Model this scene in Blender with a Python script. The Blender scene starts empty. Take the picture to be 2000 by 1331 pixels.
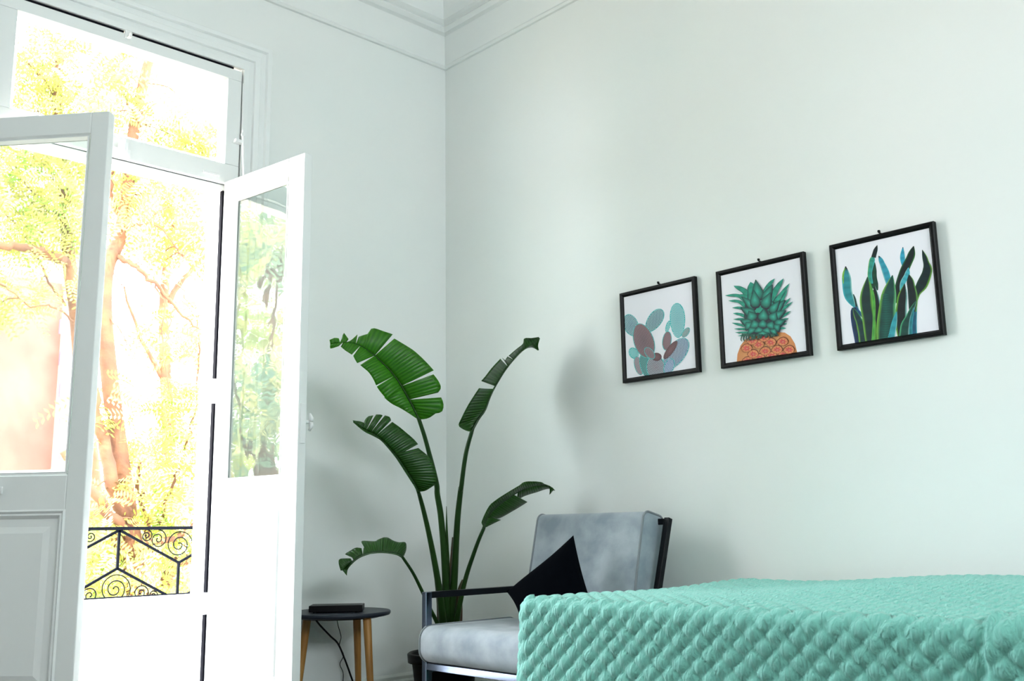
import bpy, bmesh, math, random
from mathutils import Vector, Matrix
from math import sin, cos, pi, sqrt, radians
random.seed(7)
scene = bpy.context.scene
COL = scene.collection

# ------------------------------------------------------------------ camera
F_PX = 1937.42
YAW, PITCH, ROLL = radians(46.4794), radians(10.8050), radians(-0.8836)
CAM = Vector((-3.3138, -4.0, 0.80))
_fw = Vector((cos(YAW)*cos(PITCH), sin(YAW)*cos(PITCH), sin(PITCH)))
_r0 = Vector((sin(YAW), -cos(YAW), 0)); _u0 = _r0.cross(_fw)
_r = cos(ROLL)*_r0 + sin(ROLL)*_u0
_u = -sin(ROLL)*_r0 + cos(ROLL)*_u0
cd = bpy.data.cameras.new('camera'); cam = bpy.data.objects.new('camera', cd); COL.objects.link(cam)
cd.sensor_width = 36.0; cd.lens = F_PX*36/2000; cd.clip_start = .05; cd.clip_end = 200
cam.matrix_world = Matrix(((_r.x, _u.x, -_fw.x, CAM.x), (_r.y, _u.y, -_fw.y, CAM.y), (_r.z, _u.z, -_fw.z, CAM.z), (0, 0, 0, 1)))
cd.dof.use_dof = True; cd.dof.focus_distance = 4.2; cd.dof.aperture_fstop = 7.0
scene.camera = cam

# ------------------------------------------------------------------ light
scene.view_settings.view_transform = 'Standard'; scene.view_settings.look = 'None'
scene.view_settings.gamma = 1; scene.view_settings.use_curve_mapping = False
scene.view_settings.exposure = 0.32
world = bpy.data.worlds.new('sky'); scene.world = world; world.use_nodes = True
bg = world.node_tree.nodes['Background']; bg.inputs[0].default_value = (.965, 1.0, 1.055, 1); bg.inputs[1].default_value = 17.5
sun_d = bpy.data.lights.new('sun', 'SUN'); sun_d.energy = 12.0; sun_d.angle = radians(1.5); sun_d.color = (1, .95, .85)
sun = bpy.data.objects.new('sun', sun_d); COL.objects.link(sun)
sun.rotation_euler = Vector((.35, .75, -.95)).to_track_quat('-Z', 'Y').to_euler()   # from behind the house onto the trees
def portal(name, loc, sx, sy, look, energy=None, color=(1, 1, 1)):
    d = bpy.data.lights.new(name, 'AREA'); d.shape = 'RECTANGLE'; d.size = sx; d.size_y = sy
    if energy is None: d.cycles.is_portal = True
    else: d.energy = energy; d.color = color
    o = bpy.data.objects.new(name, d); COL.objects.link(o); o.location = loc
    o.rotation_euler = Vector(look).to_track_quat('-Z', 'Y').to_euler(); return o
portal('daylight_portal', (-1.81, .22, 1.47), 1.15, 2.94, (0, -1, 0))
portal('daylight_portal', (-4.375, .22, 2.245), .75, 1.39, (0, -1, 0))
portal('daylight_portal', (-2.4, -7.22, 2.9), 3.2, 1.0, (0, 1, 0))

# ------------------------------------------------------------------ helpers
def ray(x, y): return _fw*F_PX + _r*(x-1000) - _u*(y-665.5)
def onX(x, y, X): d = ray(x, y); return CAM + d*((X-CAM.x)/d.x)
def onY(x, y, Y): d = ray(x, y); return CAM + d*((Y-CAM.y)/d.y)
def at(x, y, D): return CAM + ray(x, y)*(D/F_PX)

def parent_to(o, p):
    o.parent = p
    if p is not None: o.matrix_parent_inverse = Matrix()
class MB:
    def __init__(s): s.v = []; s.f = []; s.m = []; s.c = None; s.uv = None
    def add(s, vs, fs, mi=0):
        b = len(s.v); s.v += [tuple(v) for v in vs]
        s.f += [tuple(b+i for i in f) for f in fs]; s.m += [mi]*len(fs); return s
    def box(s, a, b, mi=0):
        x0, x1 = sorted((a[0], b[0])); y0, y1 = sorted((a[1], b[1])); z0, z1 = sorted((a[2], b[2]))
        return s.add([(x0,y0,z0),(x1,y0,z0),(x1,y1,z0),(x0,y1,z0),(x0,y0,z1),(x1,y0,z1),(x1,y1,z1),(x0,y1,z1)],
              [(0,3,2,1),(4,5,6,7),(0,1,5,4),(1,2,6,5),(2,3,7,6),(3,0,4,7)], mi)
    def tube(s, pts, rad, n=10, caps=True, mi=0, square=False):
        pts = [Vector(p) for p in pts]; k = len(pts)
        if not hasattr(rad, '__len__'): rad = [rad]*k
        t0 = (pts[1]-pts[0]).normalized()
        up = Vector((0,0,1)) if abs(t0.z) < .9 else Vector((1,0,0))
        nrm = (up - t0*up.dot(t0)).normalized(); rings = []
        for i, p in enumerate(pts):
            t = (pts[min(i+1,k-1)]-pts[max(i-1,0)]).normalized()
            nrm = (nrm - t*nrm.dot(t)).normalized(); b = t.cross(nrm)
            off = pi/4 if square else 0; nn = 4 if square else n
            rr = rad[i]*(sqrt(2) if square else 1)
            rings.append([p + nrm*(rr*cos(2*pi*j/nn+off)) + b*(rr*sin(2*pi*j/nn+off)) for j in range(nn)])
        nn = len(rings[0]); fs = []
        for i in range(k-1):
            for j in range(nn):
                fs.append((i*nn+j, i*nn+(j+1)%nn, (i+1)*nn+(j+1)%nn, (i+1)*nn+j))
        if caps: fs.append(tuple(range(nn))[::-1]); fs.append(tuple((k-1)*nn+j for j in range(nn)))
        return s.add([v for r in rings for v in r], fs, mi)
    def lathe(s, prof, c, n=40, mi=0):
        vs = [(c[0]+r*cos(2*pi*j/n), c[1]+r*sin(2*pi*j/n), c[2]+z) for r, z in prof for j in range(n)]
        fs = [(i*n+j, i*n+(j+1)%n, (i+1)*n+(j+1)%n, (i+1)*n+j) for i in range(len(prof)-1) for j in range(n)]
        fs.append(tuple(range(n))[::-1]); fs.append(tuple((len(prof)-1)*n+j for j in range(n)))
        return s.add(vs, fs, mi)
    def grid(s, fn, nu, nv, mi=0):
        vs = [fn(i/nu, j/nv) for i in range(nu+1) for j in range(nv+1)]
        fs = [(i*(nv+1)+j, (i+1)*(nv+1)+j, (i+1)*(nv+1)+j+1, i*(nv+1)+j+1) for i in range(nu) for j in range(nv)]
        return s.add(vs, fs, mi)
    def build(s, name, mat, parent=None, smooth=False, bevel=0, seg=2, origin=None):
        me = bpy.data.meshes.new(name)
        o0 = Vector(origin) if origin is not None else Vector((0,0,0))
        me.from_pydata([tuple(Vector(v)-o0) for v in s.v], [], s.f)
        for m in (mat if isinstance(mat, (list, tuple)) else [mat]): me.materials.append(m)
        if len(set(s.m)) > 1: me.polygons.foreach_set('material_index', s.m)
        if smooth: me.polygons.foreach_set('use_smooth', [True]*len(me.polygons))
        me.update()
        o = bpy.data.objects.new(name, me); o.location = o0; COL.objects.link(o)
        if parent is not None:
            o.parent = parent
            o.matrix_parent_inverse = parent.matrix_basis.inverted()
        if bevel:
            b = o.modifiers.new('bevel', 'BEVEL'); b.width = bevel; b.segments = seg; b.limit_method = 'ANGLE'; b.angle_limit = radians(40)
            if not smooth:
                me.polygons.foreach_set('use_smooth', [True]*len(me.polygons))
                w = o.modifiers.new('wn', 'WEIGHTED_NORMAL'); w.keep_sharp = True
        return o
def recalc(o):
    bm = bmesh.new(); bm.from_mesh(o.data); bmesh.ops.recalc_face_normals(bm, faces=bm.faces); bm.to_mesh(o.data); bm.free(); return o
def empty(name, loc, **k):
    o = bpy.data.objects.new(name, None); o.location = loc; o.empty_display_size = .1; COL.objects.link(o); 
    for a, b in k.items(): o[a] = b
    return o
def thing(name, loc, label, category, group=None):
    o = empty(name, loc, label=label, category=category)
    if group: o['group'] = group
    return o
def tag(o, label, category, group=None, kind=None):
    o['label'] = label; o['category'] = category
    if group: o['group'] = group
    if kind: o['kind'] = kind
    return o
def struct(o, label=None, cat=None):
    o['kind'] = 'structure'
    if label: o['label'] = label; o['category'] = cat
    return o

# ------------------------------------------------------------------ materials
def mat(name, col, rough=.6, metal=0, spec=.5, sheen=0, bump=None, vary=None, trans=None):
    m = bpy.data.materials.new(name); m.use_nodes = True; nt = m.node_tree; b = nt.nodes['Principled BSDF']
    b.inputs['Base Color'].default_value = (*col, 1); b.inputs['Roughness'].default_value = rough
    b.inputs['Metallic'].default_value = metal; b.inputs['Specular IOR Level'].default_value = spec
    b.inputs['Sheen Weight'].default_value = sheen
    tc = nt.nodes.new('ShaderNodeTexCoord')
    if vary:   # (scale, other colour, amount, distort)
        n = nt.nodes.new('ShaderNodeTexNoise'); n.inputs['Scale'].default_value = vary[0]; n.inputs['Detail'].default_value = 5
        mp = nt.nodes.new('ShaderNodeMapping'); mp.inputs['Scale'].default_value = vary[3] if len(vary) > 3 else (1,1,1)
        nt.links.new(tc.outputs['Object'], mp.inputs[0]); nt.links.new(mp.outputs[0], n.inputs['Vector'])
        r = nt.nodes.new('ShaderNodeValToRGB'); r.color_ramp.elements[0].position = .35; r.color_ramp.elements[1].position = .65
        r.color_ramp.elements[0].color = (*col, 1); o2 = [c*(1-vary[2])+d*vary[2] for c, d in zip(col, vary[1])]
        r.color_ramp.elements[1].color = (*o2, 1)
        nt.links.new(n.outputs[0], r.inputs[0]); nt.links.new(r.outputs[0], b.inputs['Base Color'])
    if bump:   # (scale, strength, distance, stretch)
        n = nt.nodes.new('ShaderNodeTexNoise'); n.inputs['Scale'].default_value = bump[0]; n.inputs['Detail'].default_value = 6
        mp = nt.nodes.new('ShaderNodeMapping'); mp.inputs['Scale'].default_value = bump[3] if len(bump) > 3 else (1,1,1)
        nt.links.new(tc.outputs['Object'], mp.inputs[0]); nt.links.new(mp.outputs[0], n.inputs['Vector'])
        bp = nt.nodes.new('ShaderNodeBump'); bp.inputs['Strength'].default_value = bump[1]; bp.inputs['Distance'].default_value = bump[2]
        nt.links.new(n.outputs[0], bp.inputs['Height']); nt.links.new(bp.outputs[0], b.inputs['Normal'])
    if trans is not None:
        t = nt.nodes.new('ShaderNodeBsdfTranslucent'); t.inputs[0].default_value = (*trans[1], 1)
        mx = nt.nodes.new('ShaderNodeMixShader'); mx.inputs[0].default_value = trans[0]
        nt.links.new(b.outputs[0], mx.inputs[1]); nt.links.new(t.outputs[0], mx.inputs[2])
        nt.links.new(mx.outputs[0], nt.nodes['Material Output'].inputs[0])
    return m
def glass_mat(name, ior=1.5, tint=(.97, .99, .98)):
    m = bpy.data.materials.new(name); m.use_nodes = True; nt = m.node_tree
    nt.nodes.remove(nt.nodes['Principled BSDF'])
    t = nt.nodes.new('ShaderNodeBsdfTransparent'); t.inputs[0].default_value = (*tint, 1)
    g = nt.nodes.new('ShaderNodeBsdfGlossy'); g.inputs['Roughness'].default_value = .004
    n = nt.nodes.new('ShaderNodeTexNoise'); n.inputs['Scale'].default_value = 5; tc = nt.nodes.new('ShaderNodeTexCoord')
    nt.links.new(tc.outputs['Object'], n.inputs['Vector'])
    bp = nt.nodes.new('ShaderNodeBump'); bp.inputs['Strength'].default_value = .08; bp.inputs['Distance'].default_value = .02
    nt.links.new(n.outputs[0], bp.inputs['Height']); nt.links.new(bp.outputs[0], g.inputs['Normal'])
    fr = nt.nodes.new('ShaderNodeFresnel'); fr.inputs[0].default_value = ior
    mx = nt.nodes.new('ShaderNodeMixShader')
    ge = nt.nodes.new('ShaderNodeNewGeometry'); mr = nt.nodes.new('ShaderNodeMapRange')   # both faces of the pane reflect alike
    mr.inputs['To Min'].default_value = ior; mr.inputs['To Max'].default_value = 1/ior
    nt.links.new(ge.outputs['Backfacing'], mr.inputs['Value']); nt.links.new(mr.outputs[0], fr.inputs[0])
    nt.links.new(fr.outputs[0], mx.inputs[0]); nt.links.new(t.outputs[0], mx.inputs[1]); nt.links.new(g.outputs[0], mx.inputs[2])
    nt.links.new(mx.outputs[0], nt.nodes['Material Output'].inputs[0]); return m
def vcol_mat(name, rough=.5, trans=0):
    m = bpy.data.materials.new(name); m.use_nodes = True; nt = m.node_tree; b = nt.nodes['Principled BSDF']
    a = nt.nodes.new('ShaderNodeVertexColor'); a.layer_name = 'Col'
    nt.links.new(a.outputs[0], b.inputs['Base Color']); b.inputs['Roughness'].default_value = rough
    b.inputs['Specular IOR Level'].default_value = .3
    if trans:
        t = nt.nodes.new('ShaderNodeBsdfTranslucent'); nt.links.new(a.outputs[0], t.inputs[0])
        mx = nt.nodes.new('ShaderNodeMixShader'); mx.inputs[0].default_value = trans
        nt.links.new(b.outputs[0], mx.inputs[1]); nt.links.new(t.outputs[0], mx.inputs[2])
        nt.links.new(mx.outputs[0], nt.nodes['Material Output'].inputs[0])
    return m
M_WALL = mat('wall_paint', (.78, .815, .80), .75, spec=.25, bump=(2.2, .25, .03), vary=(1.3, (.80, .815, .80), 1))
M_CEIL = mat('ceiling_paint', (.80, .84, .82), .8, spec=.2)
M_PAINT = mat('white_gloss_paint', (.80, .825, .82), .38, bump=(30, .06, .004, (1, 1, .2)))
M_FLOOR = mat('dark_parquet', (.06, .033, .018), .4, vary=(6, (.035, .02, .012), 1, (1, 8, 1)))
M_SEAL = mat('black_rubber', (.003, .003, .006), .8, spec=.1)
M_GLASS = glass_mat('window_glass', 1.45)
M_GLASSD = glass_mat('door_glass', 2.0, (.93, .97, .95))
M_IRON = mat('wrought_iron', (.002, .003, .006), .7, .0, spec=.05, bump=(60, .3, .003))
M_STONE = mat('pale_render', (.8, .8, .79), .9)
M_BLACKFRAME = mat('black_wood_frame', (.003, .003, .003), .38, spec=.13, bump=(40, .08, .002, (1, 1, 1)))
M_CHROME = mat('polished_dark_metal', (.17, .20, .27), .16, 1.0)
M_BLACKMETAL = mat('black_metal', (.003, .004, .006), .35, .0, spec=.15)
M_VELVET = mat('grey_velvet', (.34, .385, .425), .75, sheen=.3, vary=(8, (.19, .235, .275), 1), bump=(25, .25, .006))
M_PIPE = mat('grey_velvet_piping', (.17, .19, .21), .7, sheen=.3)
M_BLACKFAB = mat('black_cotton', (.0015, .002, .0035), .95, spec=.03, bump=(120, .2, .002))
M_TABLE = mat('charcoal_tabletop', (.020, .026, .038), .42, spec=.3)
M_OAK = mat('oak_leg', (.46, .23, .06), .45, vary=(9, (.32, .14, .03), 1, (5, 5, .4)))
M_PLASTIC = mat('black_plastic', (.003, .003, .004), .4, spec=.2)
M_POT = mat('black_plastic_pot', (.004, .004, .005), .45, spec=.2)
M_SOIL = mat('soil', (.04, .028, .02), .95, bump=(60, 1, .01))
M_STALK = mat('plant_stalk', (.008, .032, .006), .4, spec=.3, vary=(6, (.015, .05, .008), 1, (1, 1, .3)))
M_SHEATH = mat('brown_sheath', (.10, .05, .025), .6, vary=(12, (.04, .05, .02), 1, (3, 3, .3)))
M_RIB = mat('leaf_midrib', (.008, .028, .005), .4)
M_BARK = mat('bark', (.098, .037, .0115), .9, vary=(5, (.055, .019, .006), 1), bump=(10, .6, .03))
M_WHITEMETAL = mat('white_metal', (.85, .86, .86), .3)

def leafmat(name, c1, c2, tr, tc_):
    # parallel veins running from the midrib to the margin: UV.x runs along the leaf
    m = mat(name, c1, .36, spec=.45, trans=(tr, tc_)); nt = m.node_tree; b = nt.nodes['Principled BSDF']
    uv = nt.nodes.new('ShaderNodeUVMap'); w = nt.nodes.new('ShaderNodeTexWave'); w.bands_direction = 'X'
    w.inputs['Scale'].default_value = 13; w.inputs['Distortion'].default_value = .6; w.inputs['Detail'].default_value = 2
    nt.links.new(uv.outputs[0], w.inputs['Vector'])
    r = nt.nodes.new('ShaderNodeValToRGB'); r.color_ramp.elements[0].color = (*c1, 1); r.color_ramp.elements[1].color = (*c2, 1)
    nt.links.new(w.outputs[0], r.inputs[0]); nt.links.new(r.outputs[0], b.inputs['Base Color'])
    bp = nt.nodes.new('ShaderNodeBump'); bp.inputs['Strength'].default_value = .5; bp.inputs['Distance'].default_value = .003
    nt.links.new(w.outputs[0], bp.inputs['Height']); nt.links.new(bp.outputs[0], b.inputs['Normal']); return m
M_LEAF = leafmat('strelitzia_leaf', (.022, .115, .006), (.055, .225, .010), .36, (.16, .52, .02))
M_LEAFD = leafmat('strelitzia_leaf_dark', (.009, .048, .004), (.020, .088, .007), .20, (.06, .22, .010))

# ------------------------------------------------------------------ room shell
XW, YB, ZC = -6.0, -7.0, 3.92
WX0, WX1, WZ0 = -4.75, -4.00, 1.55              # window added to the left wall, outside the frame, to brighten the room
OX0, OX1, OZ = -2.385, -1.235, 2.94          # French-window opening in the left wall
def wall_with_openings(name, ops):            # wall in y 0..0.2
    m = MB(); xs = sorted(ops); x = XW-.2
    for a, b, z in xs:
        m.box((x, 0, 0), (a, .2, ZC)); m.box((a, 0, z), (b, .2, ZC)); x = b
    m.box((x, 0, 0), (.2, .2, ZC)); m.box((WX0, 0, 0), (WX1, .2, WZ0)); return struct(m.build(name, M_WALL))
wall_with_openings('wall_left', [(OX0, OX1, OZ), (WX0, WX1, OZ)])
struct(MB().box((0, YB-.2, 0), (.2, 0, ZC)).build('wall_right', M_WALL))
m = MB(); m.box((XW-.2, YB-.2, 0), (-4.0, YB, ZC)); m.box((-.8, YB-.2, 0), (0, YB, ZC)); m.box((-4.0, YB-.2, 0), (-.8, YB, 2.4)); m.box((-4.0, YB-.2, 3.4), (-.8, YB, ZC))
struct(m.build('wall_back', M_WALL))
m = MB(); m.box((XW-.2, YB, 0), (XW, 0, ZC))
struct(m.build('wall_side', M_WALL))
struct(MB().box((XW-.2, YB-.2, -.12), (.2, .2, 0)).build('floor', M_FLOOR))
struct(MB().box((XW-.2, YB-.2, ZC), (.2, .2, ZC+.15)).build('ceiling', M_CEIL))
# cornice swept round the corner
prof = [(0,3.335),(.012,3.337),(.020,3.348),(.012,3.358),(.008,3.365),(.008,3.44),(.010,3.535),(.030,3.545),(.045,3.565),(.036,3.578),(.05,3.588),(.062,3.600)]
prof += [(.062+.16*(1-cos(a)), 3.61+.25*sin(a)) for a in [i*pi/16 for i in range(9)]] + [(.24, 3.865), (.25, 3.90), (.25, ZC)]
m = MB(); vs = []; n = len(prof)
for p, z in prof: vs.append((XW, -p, z))
for p, z in prof: vs.append((-p, -p, z))
for p, z in prof: vs.append((-p, YB, z))
m.add(vs, [(s*n+i, s*n+i+1, (s+1)*n+i+1, (s+1)*n+i) for s in range(2) for i in range(n-1)])
struct(recalc(m.build('trim_1', M_WALL)))
# baseboards
def baseboard(name, pts_dir):
    prof = [(0, 0), (.018, 0), (.018, .095), (.012, .105), (.012, .118), (.004, .13), (0, .13)]
    m = MB(); (x0, y0), (x1, y1), ax = pts_dir; vs = []
    for X, Y in ((x0, y0), (x1, y1)):
        for p, z in prof: vs.append((X-p, Y, z) if ax == 'x' else (X, Y-p, z))
    k = len(prof); m.add(vs, [(i, i+1, k+i+1, k+i) for i in range(k-1)] + [tuple(range(k)), tuple(range(k, 2*k))[::-1]])
    return struct(recalc(m.build(name, mat(name+'_paint', (.62, .65, .62), .45))))
baseboard('baseboard_left', ((-1.085, 0), (-.0005, 0), 'y'))
baseboard('baseboard_right', ((0, -6.99), (0, -.0005), 'x'))

# casing (architrave) round the French window: stepped profile, mitred
cprof = [(0, .004), (0, .024), (.022, .026), (.026, .018), (.05, .018), (.054, .030), (.078, .034), (.084, .026), (.108, .026), (.114, .040), (.132, .042), (.140, .030), (.140, 0)]
def casing(x0, x1, z1):
    m = MB(); vs = []; n = len(cprof)
    for (X, sx) in ((x0, -1), (x0, -2), (x1, 2), (x1, 1)):
        for o_, d in cprof:
            if abs(sx) == 1: vs.append((X+sx*o_, -d, 0))
            else: vs.append((X+(sx/2)*o_, -d, z1+o_))
    m.add(vs, [(s*n+i, s*n+i+1, (s+1)*n+i+1, (s+1)*n+i) for s in range(3) for i in range(n-1)]); return m
struct(recalc(casing(OX0, OX1, OZ-.005).build('trim_2', M_PAINT)))
# fixed door frame: jambs, transom bar, outer sill
m = MB()
JR, JL = -1.283, -2.337
m.box((JR, .004, 0), (OX1, .20, 2.36)); m.box((OX0, .004, 0), (JL, .20, 2.36))
m.box((OX0, .004, 2.362), (OX1, .060, 2.372)); m.box((OX0, .012, 2.335), (OX1, .085, 2.362)); m.box((OX0, .045, 2.372), (OX1, .10, 2.42))
m.box((OX1-.012, .03, 2.37), (OX1, .20, OZ)); m.box((OX0, .03, 2.37), (OX0+.012, .20, OZ))
m.box((OX0, -.0, -.0), (OX1, .20, .02))
struct(m.build('trim_3', M_PAINT, bevel=.003))

# transom window
w = struct(empty('window_1', ((OX0+OX1)/2, 0, 2.36)))
SX0, SX1, SZ0, SZ1 = -2.372, -1.240, 2.362, 2.924
GX0, GX1, GZ0, GZ1 = -2.222, -1.310, 2.455, 2.872
m = MB(); yf, yb = -.014, .028
m.box((SX0, yf, SZ0), (SX1, yb, GZ0)); m.box((SX0, yf, GZ1), (SX1, yb, SZ1)); m.box((SX0, yf, GZ0), (GX0, yb, GZ1)); m.box((GX1, yf, GZ0), (SX1, yb, GZ1))
m.build('window_frame', M_PAINT, w, bevel=.003)
m = MB()                                       # glazing bead, chamfered
def bead(m, x0, x1, z0, z1, wd, y0, y1):
    o_ = [(x0, z0), (x1, z0), (x1, z1), (x0, z1)]; i_ = [(x0+wd, z0+wd), (x1-wd, z0+wd), (x1-wd, z1-wd), (x0+wd, z1-wd)]
    m.add([(x, y0, z) for x, z in o_]+[(x, y1, z) for x, z in i_]+[(x, y1+.008, z) for x, z in i_], [(k, (k+1) % 4, 4+(k+1) % 4, 4+k) for k in range(4)]+[(4+k, 4+(k+1) % 4, 8+(k+1) % 4, 8+k) for k in range(4)])
bead(m, GX0, GX1, GZ0, GZ1, .014, yf-.001, .006)
m.build('glazing_bead', M_PAINT, w)
MB().box((GX0-.005, .012, GZ0-.005), (GX1+.005, .016, GZ1+.005)).build('pane', M_GLASS, w)
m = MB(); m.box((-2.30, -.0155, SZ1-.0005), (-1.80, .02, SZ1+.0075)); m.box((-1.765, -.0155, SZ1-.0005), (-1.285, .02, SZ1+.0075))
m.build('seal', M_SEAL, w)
m = MB(); m.box((-1.797, -.022, 2.900), (-1.768, -.012, 2.95)); m.tube([(-1.783, -.022, 2.905), (-1.783, -.045, 2.900), (-1.783, -.05, 2.915)], .007, 8)
m.build('catch', M_WHITEMETAL, w, bevel=.002)
lx = onY(238, 297, -.03).x
m = MB(); m.box((lx-.035, -.034, 2.366), (lx+.035, -.014, 2.398)); m.box((lx-.02, -.046, 2.376), (lx+.02, -.034, 2.425)); m.tube([(lx, -.05, 2.385), (lx, -.05, 2.44)], .006, 8)
m.build('latch', M_WHITEMETAL, w, bevel=.002)
m = MB().box((-1.415, -.022, 2.384), (-1.335, -.014, 2.396)); m.build('handle', M_WHITEMETAL, w, bevel=.002)
m = MB(); m.tube([(-1.243, -.030, 2.86), (-1.240, -.034, 2.62), (-1.238, -.030, 2.18)], .0018, 6)
m.build('cord', M_WHITEMETAL, w)
m = MB(); m.tube([(-1.240, -.040, 2.625), (-1.231, -.046, 2.40)], [.007, .006], 8); m.box((-1.275, -.045, 2.562), (-1.235, -.014, 2.576)); m.tube([(-1.240, -.036, 2.605), (-1.240, -.048, 2.605)], .010, 8)
m.build('stay_rod', M_WHITEMETAL, w)
w4 = struct(empty('fill_window_2', (-2.4, YB, 2.4)))  # window added behind the camera to let in sky as fill
m = MB()
for x in (-4.0, -2.953, -1.907, -.86): m.box((x, YB-.13, 2.4), (x+.06, YB-.08, 3.4))
m.box((-3.94, YB-.13, 2.4), (-.86, YB-.08, 2.46)); m.box((-3.94, YB-.13, 3.34), (-.86, YB-.08, 3.4))
m.build('window_frame', M_PAINT, w4)
MB().box((-3.96, YB-.107, 2.44), (-.84, YB-.103, 3.36)).build('pane', M_GLASS, w4)

w5 = struct(empty('fill_window_3', (-4.375, 0, WZ0)))  # added high window, unseen, gives the interior extra daylight
m = MB()
for a, b in ((WX0, -4.375), (-4.375, WX1)):
    m.box((a, .06, WZ0), (a+.05, .10, OZ)); m.box((b-.05, .06, WZ0), (b, .10, OZ)); m.box((a+.05, .06, WZ0), (b-.05, .10, WZ0+.05)); m.box((a+.05, .06, OZ-.05), (b-.05, .10, OZ))
m.build('window_frame', M_PAINT, w5)
MB().box((WX0+.04, .078, WZ0+.04), (WX1-.04, .082, OZ-.04)).build('pane', M_GLASS, w5)

# door leaves (local: x along the leaf from the hinge, y thickness, z up)
def door_leaf(name, hinge, ang, W, gx0, gx1, inner, side):
    """inner: local y sign of the face turned to the camera"""
    T = .042; H0, H1 = .025, 2.368; gz0, gz1 = 1.013, 2.283
    e = struct(empty(name, hinge)); e.rotation_euler = (0, 0, ang)
    def P(mb, nm, mt, bv=0, sm=False, par=None):
        o = mb.build(nm, mt, None, bevel=bv, smooth=sm); o.parent = par or e; return o
    m = MB(); y0, y1 = -T/2, T/2; px0, px1, pz0, pz1 = .085, W-.135 if side == 'R' else W-.085, .26, .89
    if side == 'L': px0, px1 = .085, W-.075
    m.box((0, y0, H0), (gx0, y1, H1)); m.box((gx1, y0, H0), (W, y1, H1)); m.box((gx0, y0, gz1), (gx1, y1, H1)); m.box((gx0, y0, .89), (gx1, y1, gz0)); m.box((gx0, y0, H0), (gx1, y1, .26))
    m.box((gx0-.001, y0+.012, .26), (gx1+.001, y1-.012, .89))
    P(m, 'door_frame', M_PAINT, .004)
    for s in (1, -1):                        # raised panel and its moulding
        m = MB(); yy = s*(T/2)
        def ring(mb, x0, x1, z0, z1, w_, ya, yb_):
            o_ = [(x0, z0), (x1, z0), (x1, z1), (x0, z1)]; i_ = [(x0+w_, z0+w_), (x1-w_, z0+w_), (x1-w_, z1-w_), (x0+w_, z1-w_)]
            mb.add([(x, ya, z) for x, z in o_]+[(x, yb_, z) for x, z in i_], [(k, (k+1) % 4, 4+(k+1) % 4, 4+k) for k in range(4)])
        X0, X1 = gx0, gx1
        ring(m, X0-.004, X1+.004, .256, .894, .006, yy, yy+s*.006); ring(m, X0+.002, X1-.002, .262, .888, .008, yy+s*.006, yy-s*.002)
        ring(m, X0+.010, X1-.010, .270, .880, .006, yy-s*.002, yy+s*.001); ring(m, X0+.016, X1-.016, .276, .874, .012, yy+s*.001, yy-s*.011)
        ring(m, X0+.055, X1-.055, .315, .835, .022, yy-s*.0118, yy-s*.004)
        a0, a1, b0, b1 = X0+.077, X1-.077, .337, .813
        m.add([(a0, yy-s*.004, b0), (a1, yy-s*.004, b0), (a1, yy-s*.004, b1), (a0, yy-s*.004, b1)], [(0, 1, 2, 3)])
        P(m, 'panel_moulding', M_PAINT)
        m = MB(); ring(m, gx0, gx1, gz0, gz1, .007, yy+s*.001, yy-s*.004); ring(m, gx0+.007, gx1-.007, gz0+.007, gz1-.007, .004, yy-s*.004, yy-s*.002); ring(m, gx0+.011, gx1-.011, gz0+.011, gz1-.011, .009, yy-s*.002, yy-s*.017)
        P(m, 'glazing_bead', M_PAINT)
    P(MB().box((gx0-.004, -.002, gz0-.004), (gx1+.004, .002, gz1+.004)), 'pane', M_GLASSD)
    return e, P
hR = (-1.285, -.006, 0); aR = math.atan2(-.545, .08)
eR, PR = door_leaf('door_1', hR, aR, .556, .066, .452, 1, 'R')
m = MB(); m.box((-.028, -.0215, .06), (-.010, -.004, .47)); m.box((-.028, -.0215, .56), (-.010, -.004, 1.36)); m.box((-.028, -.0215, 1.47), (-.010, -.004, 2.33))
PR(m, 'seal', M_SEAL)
for z in (.515, 1.415):
    m = MB(); m.tube([(-.019, -.014, z-.043), (-.019, -.014, z+.043)], .010, 10); PR(m, 'hinge', M_WHITEMETAL, sm=True)
m = MB(); m.box((.553, -.012, 1.15), (.560, .012, 1.31)); PR(m, 'lock_plate', M_WHITEMETAL, .001)
m = MB(); m.tube([(.535, .022, 1.24), (.535, .048, 1.24)], .008, 10); m.tube([(.540, .05, 1.205), (.545, .055, 1.225), (.545, .055, 1.238)], [.004, .010, .008], 10); m.tube([(.545, .055, 1.242), (.545, .055, 1.255), (.540, .05, 1.275)], [.008, .010, .004], 10)
PR(m, 'handle', M_WHITEMETAL, sm=True)
hL = (-2.335, -.006, 0); aL = math.atan2(-.414, .350)
eL, PL = door_leaf('door_2', hL, aL, .550, .075, .480, -1, 'L')
m = MB(); m.tube([(.235, -.021, .958), (.235, -.040, .958)], .006, 8); m.box((.215, -.044, .950), (.255, -.036, .975)); PL(m, 'handle', M_WHITEMETAL, .002)

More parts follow.
